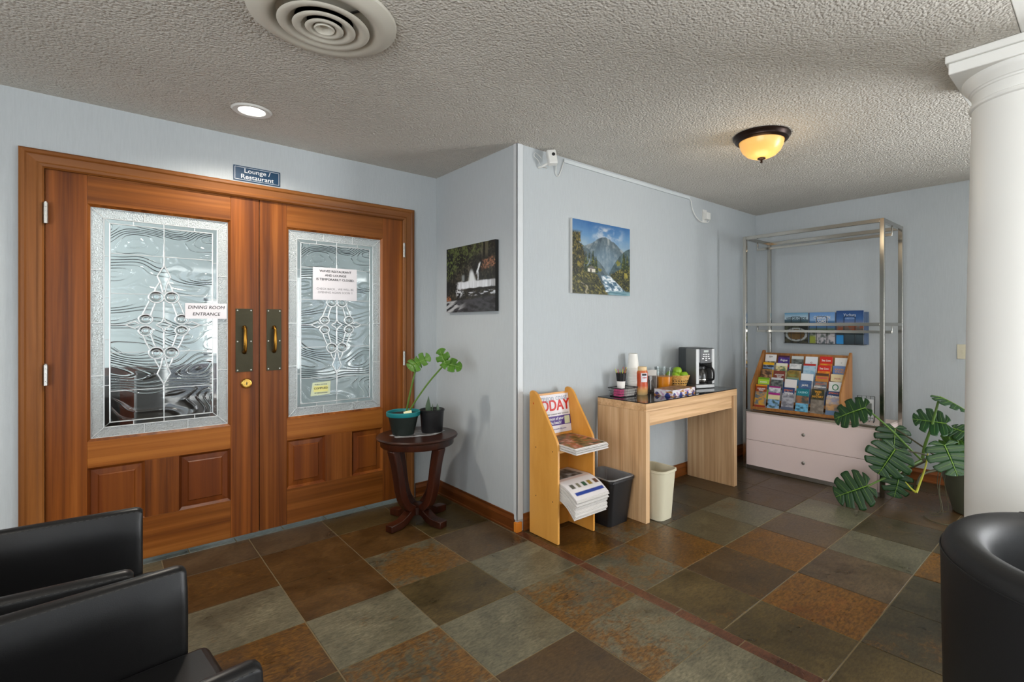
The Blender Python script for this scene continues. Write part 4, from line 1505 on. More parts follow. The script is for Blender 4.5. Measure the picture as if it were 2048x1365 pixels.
tag(MB().tube(smooth_path(cbl), 0.0028, 8).build('camera_cable', M_OFFWHITE), 'thin white cable hanging between security camera and raceway', 'cable')
loop = [(2.118, 2.475, 2.34), (2.095, 2.47, 2.362), (2.070, 2.478, 2.385), (2.082, 2.482, 2.410), (2.108, 2.482, 2.402), (2.125, 2.47, 2.38)]
tag(MB().tube(smooth_path(loop), 0.0018, 6).build('cable_loop', M_OFFWHITE), 'small loop of wire behind the security camera', 'cable')
ad = thing('power_adapter', 'white plug-in power adapter on the counter wall near the far corner', 'adapter', (4.10, YC, 2.235))
MB().box(-0.028, -0.050, 0.02, 0.028, -0.005, 0.085).build('housing', M_OFFWHITE, ad, bevel=0.005)
MB().box(-0.036, -0.0055, 0.0, 0.036, -0.0005, 0.115).build('outlet_plate', M_OFFWHITE, ad, bevel=0.002)
cb2 = [(3.846, 2.482, 2.408), (3.872, 2.48, 2.388), (3.885, 2.478, 2.33), (3.93, 2.474, 2.270), (4.0, 2.470, 2.232), (4.07, 2.460, 2.226), (4.118, 2.455, 2.240), (4.122, 2.450, 2.262)]
tag(MB().tube(smooth_path(cb2), 0.0035, 8).build('adapter_cord', M_OFFWHITE), 'white cord drooping from raceway to power adapter', 'cable')
sw = thing('light_switch', 'ivory light switch on the right wall beside the column', 'switch', (XD, 0.800, 1.03), R(-90))
MB().box(-0.036, -0.006, 0, 0.036, -0.0005, 0.116).build('plate', M_IVORY, sw, bevel=0.002)
MB().box(-0.006, -0.014, 0.048, 0.006, -0.006, 0.068).build('toggle', M_IVORY, sw, bevel=0.001)

# ------------------------------------------------------------------ pedestal table and its plants
tb = thing('pedestal_table', 'small round dark mahogany pedestal table in the corner by the doors', 'table', (1.562, 3.078, 0))
ZT = 0.575
MB().lathe([(0.0001, ZT - 0.022), (0.245, ZT - 0.022), (0.258, ZT - 0.016), (0.262, ZT - 0.008), (0.256, ZT), (0.0001, ZT)], 64).build('top', M_MAHOGT, tb)
MB().lathe([(0.205, ZT - 0.064), (0.232, ZT - 0.064), (0.236, ZT - 0.058), (0.236, ZT - 0.022), (0.205, ZT - 0.022)], 64).build('apron', M_MAHOG, tb)


def ribbon(path, wd, th, z_w=None):
    """board bent along a path in the local x-z plane; wd across y, th normal to the path"""
    P = [Vector((p[0], 0, p[1])) for p in path]
    n = len(P)
    vs = []
    for i in range(n):
        a = P[max(i - 1, 0)]
        b = P[min(i + 1, n - 1)]
        t = (b - a).normalized()
        nr = Vector((t.z, 0, -t.x))
        ww = wd if not isinstance(wd, list) else wd[i]
        hh = th if not isinstance(th, list) else th[i]
        for (q, s_) in ((-1, -1), (1, -1), (1, 1), (-1, 1)):
            vs.append(P[i] + nr * (hh / 2 * s_) + Vector((0, ww / 2 * q, 0)))
    fs = [(0, 1, 2, 3), tuple((n - 1) * 4 + k for k in (3, 2, 1, 0))]
    for i in range(n - 1):
        for k in range(4):
            fs.append((i * 4 + k, i * 4 + (k + 1) % 4, (i + 1) * 4 + (k + 1) % 4, (i + 1) * 4 + k))
    return MB().add(vs, fs)


A0 = math.atan2(3.028 - 3.088, 1.339 - 1.55)
leg_path = smooth_path([(0.205, 0, 0.512), (0.178, 0, 0.42), (0.158, 0, 0.32), (0.140, 0, 0.22), (0.105, 0, 0.14), (0.040, 0, 0.085)], 5)
leg_path = [(p.x, p.z) for p in leg_path]
foot_path = [(0.0, 0.098), (0.055, 0.092), (0.100, 0.062), (0.150, 0.038), (0.235, 0.026)]
for k in range(4):
    a = A0 + k * PI / 2
    ribbon(leg_path, 0.060, 0.050).build('leg', M_MAHOG, tb, rot=(0, 0, a), bevel=0.006)
    fm = MB()
    n = 6
    prof_ = [(0.0, 0.055, 0.112), (0.06, 0.052, 0.104), (0.105, 0.020, 0.074), (0.150, 0.004, 0.052), (0.185, 0.001, 0.048), (0.238, 0.001, 0.044)]
    vs = []
    for (x_, zb_, zt_) in prof_:
        vs += [(x_, -0.030, zb_), (x_, 0.030, zb_), (x_, 0.030, zt_), (x_, -0.030, zt_)]
    fs = [(0, 1, 2, 3), (23, 22, 21, 20)]
    for i in range(5):
        for q in range(4):
            fs.append((i * 4 + q, i * 4 + (q + 1) % 4, (i + 1) * 4 + (q + 1) % 4, (i + 1) * 4 + q))
    fm.add(vs, fs).build('foot', M_MAHOG, tb, rot=(0, 0, a), bevel=0.004)
MB().lathe([(0.0001, 0.05), (0.052, 0.055), (0.055, 0.105), (0.035, 0.118), (0.0001, 0.122)], 24).build('hub', M_MAHOG, tb)

# crumpled plastic under the pots
ps = MB()
cx_, cy_ = 1.567, 3.085
rows = []
for i in range(9):
    r_ = i / 8
    rr_ = []
    for k in range(41):
        a = 2 * PI * k / 40
        ax = Vector((math.cos(a) * 0.175, math.sin(a) * 0.105, 0)) * r_ * (1 + 0.07 * math.sin(5 * a + 1) + 0.05 * math.sin(9 * a))
        ax = Matrix.Rotation(R(-12), 3, 'Z') @ ax
        zz = ZT + 0.003 + (0.010 * max(0, r_ - 0.6) * (1 + math.sin(7 * a + r_ * 8)) if r_ < 0.99 else 0.0)
        rr_.append((cx_ + ax.x, cy_ + ax.y, zz))
    rows.append(rr_)
tag(ps.grid(rows).build('plastic_sheet', M_CLINGFILM), 'crumpled clear plastic spread under the two pots', 'plastic sheet')


# ------------------------------------------------------------------ monstera leaves
def monstera_mesh(Lf, Wf, lobes=5, gap=0.42, droop=0.25, fold=0.10, seed=1, cut=0.42):
    """leaf lies in local x-y, stalk joins at the origin, tip towards +y; returns (blade, rib)"""
    rg = random.Random(seed)
    mb = MB()

    def shape(x, y):
        t = y / Lf
        return -droop * Lf * (max(t, 0) ** 2) - droop * 0.6 * Lf * (abs(x) / (Wf / 2)) ** 2 * 0.6 + fold * abs(x)

    def edge(ph):   # ph from 0 (tip) to 1 (rear lobe), right half
        a = ph * PI * 0.93
        b = 0.64 * Lf if a < PI / 2 else 0.56 * Lf
        return (Wf / 2 * math.sin(a) ** 0.85 if math.sin(a) > 0 else 0.0, 0.36 * Lf + b * math.cos(a))
    for s in (1, -1):
        for i in range(lobes):
            p0, p1 = i / lobes, (i + 1) / lobes
            g = gap * rg.uniform(0.6, 1.2) if lobes > 1 else 0
            ct = cut * rg.uniform(0.75, 1.2)
            nr, nc = 8, 5
            rows = []
            for r in range(nr + 1):
                t = r / nr
                row = []
                for c in range(nc + 1):
                    q = c / nc
                    ph = p0 + (p1 - p0) * q
                    if t > ct:
                        k = min(1, (t - ct) / 0.22)
                        shrink = 1 - g * k * (0.75 + 0.25 * t)
                        # lobe ends round off
                        ph_c = (p0 + p1) / 2
                        lo_ = 0 if i == 0 else 1
                        hi_ = 0 if i == lobes - 1 else 1
                        if q < 0.5:
                            ph = ph_c + (ph - ph_c) * (shrink if lo_ else 1)
                        else:
                            ph = ph_c + (ph - ph_c) * (shrink if hi_ else 1)
                    ex, ey = edge(ph)
                    end = 1.0 - (0.05 * abs(2 * q - 1) ** 4 if lobes > 1 else 0)
                    my = max(0.0, Lf * (1 - 1.25 * ph)) * 0.94
                    x = ex * t * end
                    y = my + (ey - my) * t * end
                    row.append((s * x, y, shape(x, y)))
                rows.append(row)
            mb.grid(rows)
    rib = MB()
    rib.tube([(0, y_ * Lf / 8, shape(0, y_ * Lf / 8) + 0.0012) for y_ in range(9)], [0.0042 * (1 - 0.8 * y_ / 8) * (Lf / 0.3) + 0.0006 for y_ in range(9)], 6)
    for s in (1, -1):
        for i in range(lobes):
            ph = (i + 0.5) / lobes
            ex, ey = edge(ph)
            my = max(0.0, Lf * (1 - 1.25 * ph)) * 0.94
            pts = []
            for t in (0.0, 0.3, 0.6, 0.85):
                x, y = ex * t, my + (ey - my) * t
                pts.append((s * x, y, shape(x, y) + 0.0008))
            rib.tube(pts, [0.0016 * Lf / 0.3, 0.0013 * Lf / 0.3, 0.001 * Lf / 0.3, 0.0005], 5)
    return mb, rib


def leaf(parent, base, attach, tip, nrm, Wf, m, seed, name='leaf', **kw):
    """base: world position of the plant's root; attach, tip: world points; nrm: the way the upper face looks"""
    a = Vector(attach)
    d = Vector(tip) - a
    Lf = d.length
    yv = d.normalized()
    nv = Vector(nrm)
    zv = (nv - yv * nv.dot(yv)).normalized()
    xv = yv.cross(zv)
    M = Matrix((xv, yv, zv)).transposed().to_4x4()
    blade, rib = monstera_mesh(Lf, Wf, seed=seed, **kw)
    me = blade.mesh(name, 1.2)
    me.materials.append(m)
    o = put(name, me, parent)
    o.matrix_local = Matrix.Translation(a - Vector(base)) @ M
    sl = o.modifiers.new('thickness', 'SOLIDIFY')
    sl.thickness = 0.0012
    rb = rib.build('rib', M_RIB, o)
    return o


# ---- teal pot with two young leaves
b1 = (1.484, 3.125, ZT + 0.0035)
p1 = thing('potted_cutting', 'two-leaved monstera cutting in a dark pot with teal rim on pedestal table', 'plant', b1)
MB().lathe([(0.0001, 0.0), (0.066, 0.0), (0.070, 0.006), (0.098, 0.128), (0.094, 0.128), (0.090, 0.12), (0.0001, 0.118)], 40).build('pot', M_DPOT, p1)
MB().lathe([(0.092, 0.122), (0.106, 0.124), (0.109, 0.130), (0.109, 0.150), (0.105, 0.153), (0.100, 0.150), (0.097, 0.128)], 48).build('rim', M_TEAL, p1)
MB().lathe([(0.097, 0.134), (0.05, 0.140), (0.0001, 0.142)], 32).build('soil', M_SOIL, p1)
tg_ = MB().box(-0.026, -0.001, 0, 0.026, 0.001, 0.030).move(Matrix.Translation((-0.005, -0.080, 0.134)) @ Matrix.Rotation(R(-20), 4, 'X') @ Matrix.Rotation(R(-40), 4, 'Z'))
tg_.build('plant_tag', mat('cream_tag', lin(232, 226, 180), 0.5), p1)
stA = [(1.500, 3.120, 0.71), (1.512, 3.085, 0.85), (1.535, 3.055, 1.00), (1.545, 3.040, 1.055)]
stB = [(1.505, 3.110, 0.71), (1.545, 3.045, 0.82), (1.600, 2.970, 0.94), (1.660, 2.885, 1.050)]
for stp in (stA, stB):
    MB().tube([Vector(q) - Vector(b1) for q in smooth_path(stp)], 0.0058, 8).build('stalk', M_STEM, p1)
leaf(p1, b1, stA[-1], (1.482, 3.035, 1.040), (-0.2, -0.6, 0.8), 0.125, M_LEAFB, 3, lobes=3, gap=0.2, droop=0.5, fold=0.0)
leaf(p1, b1, (1.545, 3.04, 1.052), (1.625, 3.02, 1.075), (0.1, -0.7, 0.7), 0.11, M_LEAFB, 33, lobes=3, gap=0.3, droop=-0.3, fold=0.1)
leaf(p1, b1, stB[-1], (1.628, 2.915, 1.145), (-0.9, -0.5, 0.1), 0.105, M_LEAFB, 4, lobes=3, gap=0.35, droop=0.15, fold=0.1)
leaf(p1, b1, stB[-1], (1.745, 2.82, 1.025), (-0.6, -0.6, 0.5), 0.10, M_LEAFB, 5, lobes=3, gap=0.2, droop=0.1, fold=0.1)
# ---- black nursery pot
b2 = (1.664, 3.070, ZT + 0.0035)
p2 = thing('potted_snake_plant', 'small grey-green snake plant tips in a plain black nursery pot', 'plant', b2)
MB().lathe([(0.0001, 0.0), (0.066, 0.0), (0.070, 0.006), (0.079, 0.140), (0.083, 0.142), (0.084, 0.152), (0.080, 0.154), (0.075, 0.140), (0.0001, 0.132)], 40).build('pot', M_BLACKP, p2)
MB().lathe([(0.076, 0.136), (0.0001, 0.140)], 32).build('soil', M_SOIL, p2)
for (lx, ly, hh, wd_, rz_) in ((-0.025, 0.0, 0.115, 0.052, 0.3), (0.018, 0.012, 0.060, 0.040, 1.1), (0.042, -0.01, 0.062, 0.030, 2.0)):
    lm = MB().add([(-wd_ / 2, 0, 0), (wd_ / 2, 0, 0), (wd_ * 0.45, 0.006, hh * 0.45), (0.004, 0.004, hh), (-wd_ * 0.45, 0.006, hh * 0.45), (0, 0.012, 0), (0, 0.014, hh * 0.45)],
                  [(0, 5, 6, 4), (5, 1, 2, 6), (4, 6, 3), (6, 2, 3), (0, 4, 3, 2, 1)])
    lm.build('leaf', M_SNAKE, p2, (lx, ly, 0.128), (0, 0, rz_))

# ---- big monstera by the column
bm_ = (4.50, 0.640, 0)
mo = thing('potted_monstera', 'sprawling monstera with split leaves in an olive pot behind the column', 'plant', bm_)
MB().lathe([(0.0001, 0.002), (0.120, 0.002), (0.125, 0.01), (0.192, 0.270), (0.200, 0.272), (0.203, 0.300), (0.196, 0.302), (0.186, 0.270), (0.0001, 0.262)], 48).build('pot', M_OLIVEPOT, mo)
MB().lathe([(0.188, 0.268), (0.09, 0.276), (0.0001, 0.280)], 32).build('soil', M_SOIL, mo)


def stalk(path, r, m, name='stalk'):
    pts = [Vector(q) - Vector(bm_) for q in smooth_path(path)]
    n = len(pts)
    rs = [r[0] + (r[1] - r[0]) * i / (n - 1) for i in range(n)] if isinstance(r, tuple) else r
    return MB().tube(pts, rs, 8).build(name, m, mo)


stalk([(4.50, 0.640, 0.262), (4.46, 0.70, 0.325), (4.36, 0.80, 0.352), (4.28, 0.90, 0.356)], (0.014, 0.011), M_STEMD, 'stem')
stalk([(4.50, 0.640, 0.262), (4.43, 0.715, 0.30), (4.32, 0.80, 0.30), (4.22, 0.88, 0.27), (4.16, 0.90, 0.20)], (0.012, 0.008), M_STEMD, 'stem')
stalk([(4.28, 0.90, 0.356), (4.22, 0.96, 0.44), (4.18, 1.06, 0.56), (4.12, 1.195, 0.698)], (0.008, 0.006), M_STEM)
stalk([(4.36, 0.80, 0.352), (4.32, 0.87, 0.42), (4.27, 1.0, 0.52), (4.25, 1.049, 0.558)], (0.006, 0.005), M_STEMD)
stalk([(4.34, 0.815, 0.352), (4.24, 0.88, 0.405), (4.14, 0.96, 0.43), (4.08, 1.004, 0.443)], (0.006, 0.005), M_STEMD)
stalk([(4.28, 0.90, 0.352), (4.20, 0.95, 0.315), (4.12, 1.04, 0.25), (4.02, 1.155, 0.166)], (0.010, 0.006), M_STEM)
stalk([(4.30, 0.88, 0.345), (4.30, 0.95, 0.29), (4.30, 1.03, 0.222)], (0.006, 0.005), M_STEMD)
stalk([(4.29, 0.895, 0.356), (4.30, 0.885, 0.45), (4.30, 0.845, 0.60), (4.30, 0.802, 0.80)], (0.011, 0.007), M_STEM)
stalk([(4.46, 0.70, 0.325), (4.44, 0.76, 0.45), (4.36, 0.775, 0.612)], (0.007, 0.005), M_STEM)
stalk([(4.42, 0.73, 0.335), (4.30, 0.76, 0.44), (4.20, 0.756, 0.494)], (0.006, 0.005), M_STEM)
stalk([(4.47, 0.68, 0.31), (4.44, 0.73, 0.50), (4.41, 0.745, 0.58)], (0.006, 0.005), M_STEM)
stalk([(4.22, 0.85, 0.42), (4.17, 0.855, 0.33), (4.13, 0.885, 0.20), (4.11, 0.893, 0.165)], (0.004, 0.009), M_STEMY, 'withered_stalk')
stalk([(4.11, 0.893, 0.165), (4.11, 0.92, 0.185), (4.11, 0.955, 0.225)], (0.008, 0.003), M_STEMY, 'withered_stalk')
for (ax, ay, az) in ((4.30, 0.80, 0.33), (4.25, 0.78, 0.30), (4.36, 0.77, 0.33)):
    stalk([(ax, ay, az), (ax - 0.02, ay + 0.01, az - 0.12), (ax - 0.03, ay - 0.01, 0.03), (ax - 0.05, ay + 0.05, 0.006)], (0.003, 0.002), M_STEMD, 'aerial_root')
stalk([(4.15, 0.86, 0.006), (4.08, 0.80, 0.006), (4.08, 0.72, 0.006), (4.17, 0.66, 0.006), (4.26, 0.64, 0.006)], (0.003, 0.003), M_STEMD, 'aerial_root')
leaf(mo, bm_, (4.12, 1.200, 0.700), (4.09, 1.405, 0.605), (-0.55, -0.35, 0.75), 0.263, M_LEAF, 11, lobes=5, gap=0.32, droop=0.10, fold=0.02, cut=0.56)
leaf(mo, bm_, (4.25, 1.049, 0.558), (4.21, 1.045, 0.40), (-0.8, -0.55, 0.25), 0.246, M_LEAF, 12, lobes=5, gap=0.32, droop=0.05, fold=-0.25, cut=0.56)
leaf(mo, bm_, (4.08, 1.006, 0.443), (4.02, 1.090, 0.262), (-0.75, -0.5, 0.55), 0.297, M_LEAF, 13, lobes=5, gap=0.32, droop=0.08, fold=0.0, cut=0.56)
leaf(mo, bm_, (4.02, 1.160, 0.166), (3.975, 1.352, 0.050), (-0.75, -0.45, 0.55), 0.286, M_LEAF, 14, lobes=5, gap=0.32, droop=0.04, fold=-0.05, cut=0.56)
leaf(mo, bm_, (4.30, 1.031, 0.222), (4.26, 1.055, 0.055), (-0.75, -0.55, 0.35), 0.213, M_LEAF, 15, lobes=5, gap=0.32, droop=0.05, fold=-0.1, cut=0.56)
leaf(mo, bm_, (4.30, 0.800, 0.806), (4.24, 0.630, 0.745), (0.05, -0.35, 0.93), 0.224, M_LEAF, 16, lobes=5, gap=0.32, droop=0.10, fold=-0.15, cut=0.56)
leaf(mo, bm_, (4.35, 0.775, 0.618), (4.28, 0.950, 0.640), (-0.42, -0.30, 0.85), 0.302, M_LEAF, 17, lobes=5, gap=0.32, droop=0.05, fold=0.02, cut=0.56)
leaf(mo, bm_, (4.20, 0.756, 0.496), (4.12, 0.668, 0.330), (-0.7, -0.5, 0.5), 0.280, M_LEAF, 18, lobes=5, gap=0.32, droop=0.08, fold=0.0, cut=0.56)
leaf(mo, bm_, (4.41, 0.745, 0.582), (4.36, 0.59, 0.555), (-0.4, -0.3, 0.85), 0.224, M_LEAF, 19, lobes=5, gap=0.32, droop=0.1, fold=0.0, cut=0.56)
leaf(mo, bm_, (4.46, 0.70, 0.50), (4.42, 0.82, 0.44), (-0.7, -0.4, 0.5), 0.179, M_LEAFB, 20, lobes=4, gap=0.32, droop=0.1, fold=0.0, cut=0.56)

# ------------------------------------------------------------------ newspaper rack
nr = thing('newspaper_rack', 'honey birch newspaper rack with sloping sides at the wall corner', 'rack', (2.001, 2.180, 0.001))
side = [(0.262, 0.0), (0.262, 0.872), (0.256, 0.884), (0.240, 0.890), (0.215, 0.886), (0.190, 0.870), (0.170, 0.846), (0.150, 0.812), (0.020, 0.625), (0.006, 0.600), (0.0, 0.575), (0.0, 0.0)]
for xx0, xx1 in ((0.0, 0.017), (0.302, 0.319)):
    MB().prism(side, 'x', xx0, xx1).build('side_panel', M_BIRCH, nr, bevel=0.003)
MB().box(0.017, 0.225, 0.0, 0.302, 0.237, 0.10).build('kick_board', M_BIRCH, nr)
bk = MB().add([(0.017, 0.185, 0.555), (0.302, 0.185, 0.555), (0.302, 0.232, 0.862), (0.017, 0.232, 0.862), (0.017, 0.197, 0.555), (0.302, 0.197, 0.555), (0.302, 0.244, 0.862), (0.017, 0.244, 0.862)],
              [(0, 1, 2, 3), (7, 6, 5, 4), (0, 4, 5, 1), (1, 5, 6, 2), (2, 6, 7, 3), (3, 7, 4, 0)])
bk.build('back_panel', M_BIRCH, nr)
MB().box(0.017, 0.225, 0.10, 0.302, 0.237, 0.555).build('back_panel', M_BIRCH, nr)
MB().box(0.017, 0.004, 0.535, 0.302, 0.232, 0.552).build('shelf', M_BIRCHE, nr, bevel=0.002)
MB().box(0.017, 0.004, 0.235, 0.302, 0.225, 0.252).build('shelf', M_BIRCHE, nr, bevel=0.002)
for (zz, yy) in ((0.244, 0.045), (0.543, 0.045), (0.244, 0.20), (0.543, 0.20)):
    MB().lathe([(0.004, 0), (0.0001, 0.0008)], 10).move(Matrix.Translation((0, yy, zz)) @ Matrix.Rotation(R(-90), 4, 'Y')).build('screw', M_LABELK, nr)
# poster on its sloping back
tilt = math.atan2(0.047, 0.307)
po = thing('poster', 'white poster with red TODAY headline and purple band on newspaper rack', 'poster', (2.001 + 0.159, 2.180 + 0.1905, 0.610))
po.rotation_euler = (-tilt, 0, 0)
MB().box(-0.140, 0, 0, 0.140, 0.0008, 0.245).build('sheet', M_PAPER, po)
m_red = mat('headline_red', lin(196, 36, 28), 0.5)
m_pur = mat('band_purple', lin(74, 46, 128), 0.5)
m_out = mat('outline_blue', lin(150, 160, 176), 0.5)
lettering('TODAY', 0.098, m_red, po, (-0.010, -0.0006, 0.172), FACE_S, bold=0.0032, sx=0.90, name='headline')
lettering('oregon coast', 0.050, m_out, po, (0.0, -0.0006, 0.222), FACE_S, bold=0.0006, sx=0.95, name='headline')
lettering('LODGING  DINING  CALENDAR  MUSIC  OUTDOORS', 0.0105, M_INK, po, (0.0, -0.0006, 0.118), FACE_S, bold=0.0002)
MB().box(-0.140, -0.0004, 0.046, 0.140, 0, 0.106).build('band', m_pur, po)
lettering('Make the most of your\ntime at the beach!', 0.026, M_SIGNWHITE, po, (-0.030, -0.0009, 0.076), FACE_S, bold=0.0004, shear=0.12, sx=0.9)
MB().box(0.086, -0.0008, 0.050, 0.132, -0.0004, 0.100).build('code_block', m_gy, po)
lettering('oregoncoasttoday.com', 0.016, m_pur, po, (0.02, -0.0006, 0.024), FACE_S, bold=0.0003)


# newspapers, each sheet bundle its own
def paper_mesh(wd, path, th, img=None):
    """bundle bent along a path in the y-z plane, wd in x"""
    P = [Vector((0, p[0], p[1])) for p in path]
    n = len(P)
    nx = 36 if img is not None else 1
    up_, dn = [], []
    for i in range(n):
        a = P[max(i - 1, 0)]
        b = P[min(i + 1, n - 1)]
        t = (b - a).normalized()
        nv = Vector((0, -t.z, t.y))
        if nv.z < 0:
            nv = -nv
        row_u = [P[i] + nv * th + Vector(((k / nx - 0.5) * wd, 0, 0)) for k in range(nx + 1)]
        row_d = [P[i] + Vector(((k / nx - 0.5) * wd, 0, 0)) for k in range(nx + 1)]
        up_.append(row_u)
        dn.append(row_d)
    vs = [p for r in up_ for p in r] + [p for r in dn for p in r]
    m = nx + 1
    N = n * m
    fs = []
    for i in range(n - 1):
        for k in range(nx):
            fs.append((i * m + k, i * m + k + 1, (i + 1) * m + k + 1, (i + 1) * m + k))
            fs.append((N + i * m + k, N + (i + 1) * m + k, N + (i + 1) * m + k + 1, N + i * m + k + 1))
        fs.append((i * m, (i + 1) * m, N + (i + 1) * m, N + i * m))
        fs.append((i * m + nx, N + i * m + nx, N + (i + 1) * m + nx, (i + 1) * m + nx))
    for k in range(nx):
        fs.append((k, N + k, N + k + 1, k + 1))
        fs.append(((n - 1) * m + k, (n - 1) * m + k + 1, N + (n - 1) * m + k + 1, N + (n - 1) * m + k))
    me = bpy.data.meshes.new('newspaper')
    me.from_pydata([tuple(v) for v in vs], [], fs)
    if img is not None:
        ca = me.color_attributes.new('ink', 'FLOAT_COLOR', 'POINT')
        arr = np.ones((len(vs), 4), np.float32)
        arr[:, :3] = C(208, 204, 200)
        h_, w_ = img.shape[:2]
        for i in range(n):
            for k in range(m):
                arr[i * m + k, :3] = img[min(h_ - 1, int(i / (n - 1) * (h_ - 1))), min(w_ - 1, int(k / nx * (w_ - 1)))]
        ca.data.foreach_set('color', arr.ravel())
        me.materials.append(M_PRINT)
    else:
        me.materials.append(M_NEWS)
    me.update()
    return me


def dense(path, k=8):
    return [(p.x, p.y) for p in smooth_path([(a, b, 0) for a, b in path], k)]


front1 = ramp_np(fbm(60, 40, (14, 9), 77, 4), [(0.3, C(70, 60, 36)), (0.45, C(130, 110, 60)), (0.6, C(168, 72, 46)), (0.8, C(210, 190, 170))])
front1[:3] = C(214, 210, 204)
front1[-3:] = C(214, 210, 204)
front1[:, :1] = C(214, 210, 204)
front1[:, -1:] = C(214, 210, 204)
n_up = 9
for k in range(n_up):
    z_ = 0.5545 + k * 0.0044
    sag = 0.0015 * (k % 3)
    pth = dense([(0.165, z_), (0.05, z_ + 0.0005), (-0.06, z_ + 0.001 - sag), (-0.165, z_ - 0.004 - sag)], 22 if k == n_up - 1 else 4)
    me = paper_mesh(0.272, pth, 0.0040, front1 if k == n_up - 1 else None)
    o = put('newspaper', me, None, (2.156 + rnd.uniform(-0.003, 0.003), 2.212 + rnd.uniform(-0.006, 0.006), 0.001))
    o.rotation_euler = (0, 0, rnd.uniform(-0.01, 0.01))
    tag(o, 'top newspaper on the upper shelf, its front page a red and olive photograph' if k == n_up - 1 else 'folded newspaper under the top one on the upper shelf of the birch rack', 'newspaper', 'newspapers on the upper rack shelf')
front2 = np.ones((60, 40, 3)) * C(216, 212, 212)
nz_ = fbm(60, 40, (10, 12), 81, 4)
front2[4:24, 3:34] = ramp_np(nz_, [(0.3, C(40, 44, 40)), (0.5, C(96, 110, 116)), (0.75, C(176, 190, 200))])[4:24, 3:34]
front2[26:30, 2:38] = C(206, 190, 184)
for q in range(5):
    front2[38:45, 5 + q * 7:9 + q * 7] = [C(90, 90, 80), C(120, 116, 96), C(40, 84, 60), C(140, 116, 50), C(92, 60, 44)][q]
front2[49:53, 4:37] = C(36, 62, 140)
n_lo = 18
for k in range(n_lo):
    z_ = 0.2545 + k * 0.0060
    j = rnd.uniform(-0.008, 0.008)
    drop = 0.085 - 0.001 * k
    ext = 0.055 + 0.0012 * k
    pth = dense([(0.215, z_), (0.10, z_ + 0.002), (0.01, z_ + 0.002), (-0.04 - ext * 0.4 + j, z_ - drop * 0.35), (-0.065 - ext + j, z_ - drop)], 16 if k == n_lo - 1 else 4)
    me = paper_mesh(0.272, pth, 0.0052, front2 if k == n_lo - 1 else None)
    o = put('newspaper', me, None, (2.158 + rnd.uniform(-0.004, 0.004), 2.184, 0.001))
    tag(o, 'top newspaper of the thick drooping lower pile, with blue banner' if k == n_lo - 1 else 'newspaper inside the thick pile drooping from the lower rack shelf', 'newspaper', 'newspapers on the lower rack shelf')

# ------------------------------------------------------------------ counter desk
dk = thing('console_desk', 'pale oak console desk with black glass top along the counter wall', 'desk', (2.645, 2.030, 0.001))
DW, DD, DH = 1.185, 0.430, 0.782
MB().box(0, 0, DH - 0.050, DW, DD, DH).build('top', M_OAKLH, dk, bevel=0.0015)
MB().box(0, 0, 0, 0.040, DD, DH - 0.0505).build('side_panel', M_OAKL, dk, bevel=0.0015)
MB().box(DW - 0.048, 0, 0, DW, DD, DH - 0.0505).build('side_panel', M_OAKL, dk, bevel=0.0015)
MB().box(0.040, 0.018, DH - 0.152, DW - 0.048, 0.036, DH - 0.051).build('drawer_front', M_OAKLH, dk, bevel=0.001)
MB().box(0.040, 0.036, DH - 0.152, DW - 0.048, 0.40, DH - 0.120).build('drawer_box', M_OAKLH, dk)
MB().box(0.002, 0.002, DH + 0.0005, DW - 0.002, DD - 0.002, DH + 0.0055).build('glass_top', M_BGLASS, dk, bevel=0.001)
ZD = DH + 0.0066     # desk surface (world z)

# wire basket with sweetener packets
bx_, by_ = 2.800, 2.355
wbk = thing('wire_basket', 'low black mesh basket holding sweetener packets at the desk corner', 'basket', (bx_, by_, ZD))
wm = MB()
L2, W2, hB = 0.090, 0.062, 0.062
for (zz, sc_, r_) in ((0.003, 0.88, 0.0022), (0.022, 0.93, 0.001), (0.040, 0.97, 0.001), (hB, 1.0, 0.0032)):
    wm.tube([(-L2 * sc_, -W2 * sc_, zz), (L2 * sc_, -W2 * sc_, zz), (L2 * sc_, W2 * sc_, zz), (-L2 * sc_, W2 * sc_, zz)], r_, 6, closed=True)
for i in range(15):
    t = -1 + 2 * i / 14
    for s in (1, -1):
        wm.tube([(L2 * 0.88 * t, s * W2 * 0.88, 0.003), (L2 * t, s * W2, hB)], 0.0009, 4)
for i in range(10):
    t = -1 + 2 * i / 9
    for s in (1, -1):
        wm.tube([(s * L2 * 0.88, W2 * 0.88 * t, 0.003), (s * L2, W2 * t, hB)], 0.0009, 4)
wm.build('mesh_wall', M_BLACKP, wbk)
MB().box(-L2 * 0.88, -W2 * 0.88, 0.0005, L2 * 0.88, W2 * 0.88, 0.0025).build('base', M_BLACKP, wbk)
for k in range(7):
    o = MB().box(-0.0022, -0.030, 0, 0.0022, 0.030, 0.052).build('sugar_packet', M_PINKPK, None, (bx_ - 0.072 + k * 0.0062, by_ - 0.004, ZD + 0.0035), (0, R(6), 0))
    tag(o, 'pink sweetener packet standing in the wire basket', 'packet', 'pink packets in the basket')
for k in range(9):
    o = MB().box(-0.0022, -0.026, 0, 0.0022, 0.026, 0.042).build('sugar_packet', M_WHITEPK, None, (bx_ - 0.020 + k * 0.0105, by_ - 0.024, ZD + 0.0035), (0, R(10 - 3 * (k % 3)), 0))
    tag(o, 'pale grey packet standing in the wire basket', 'packet', 'pale packets in the basket')
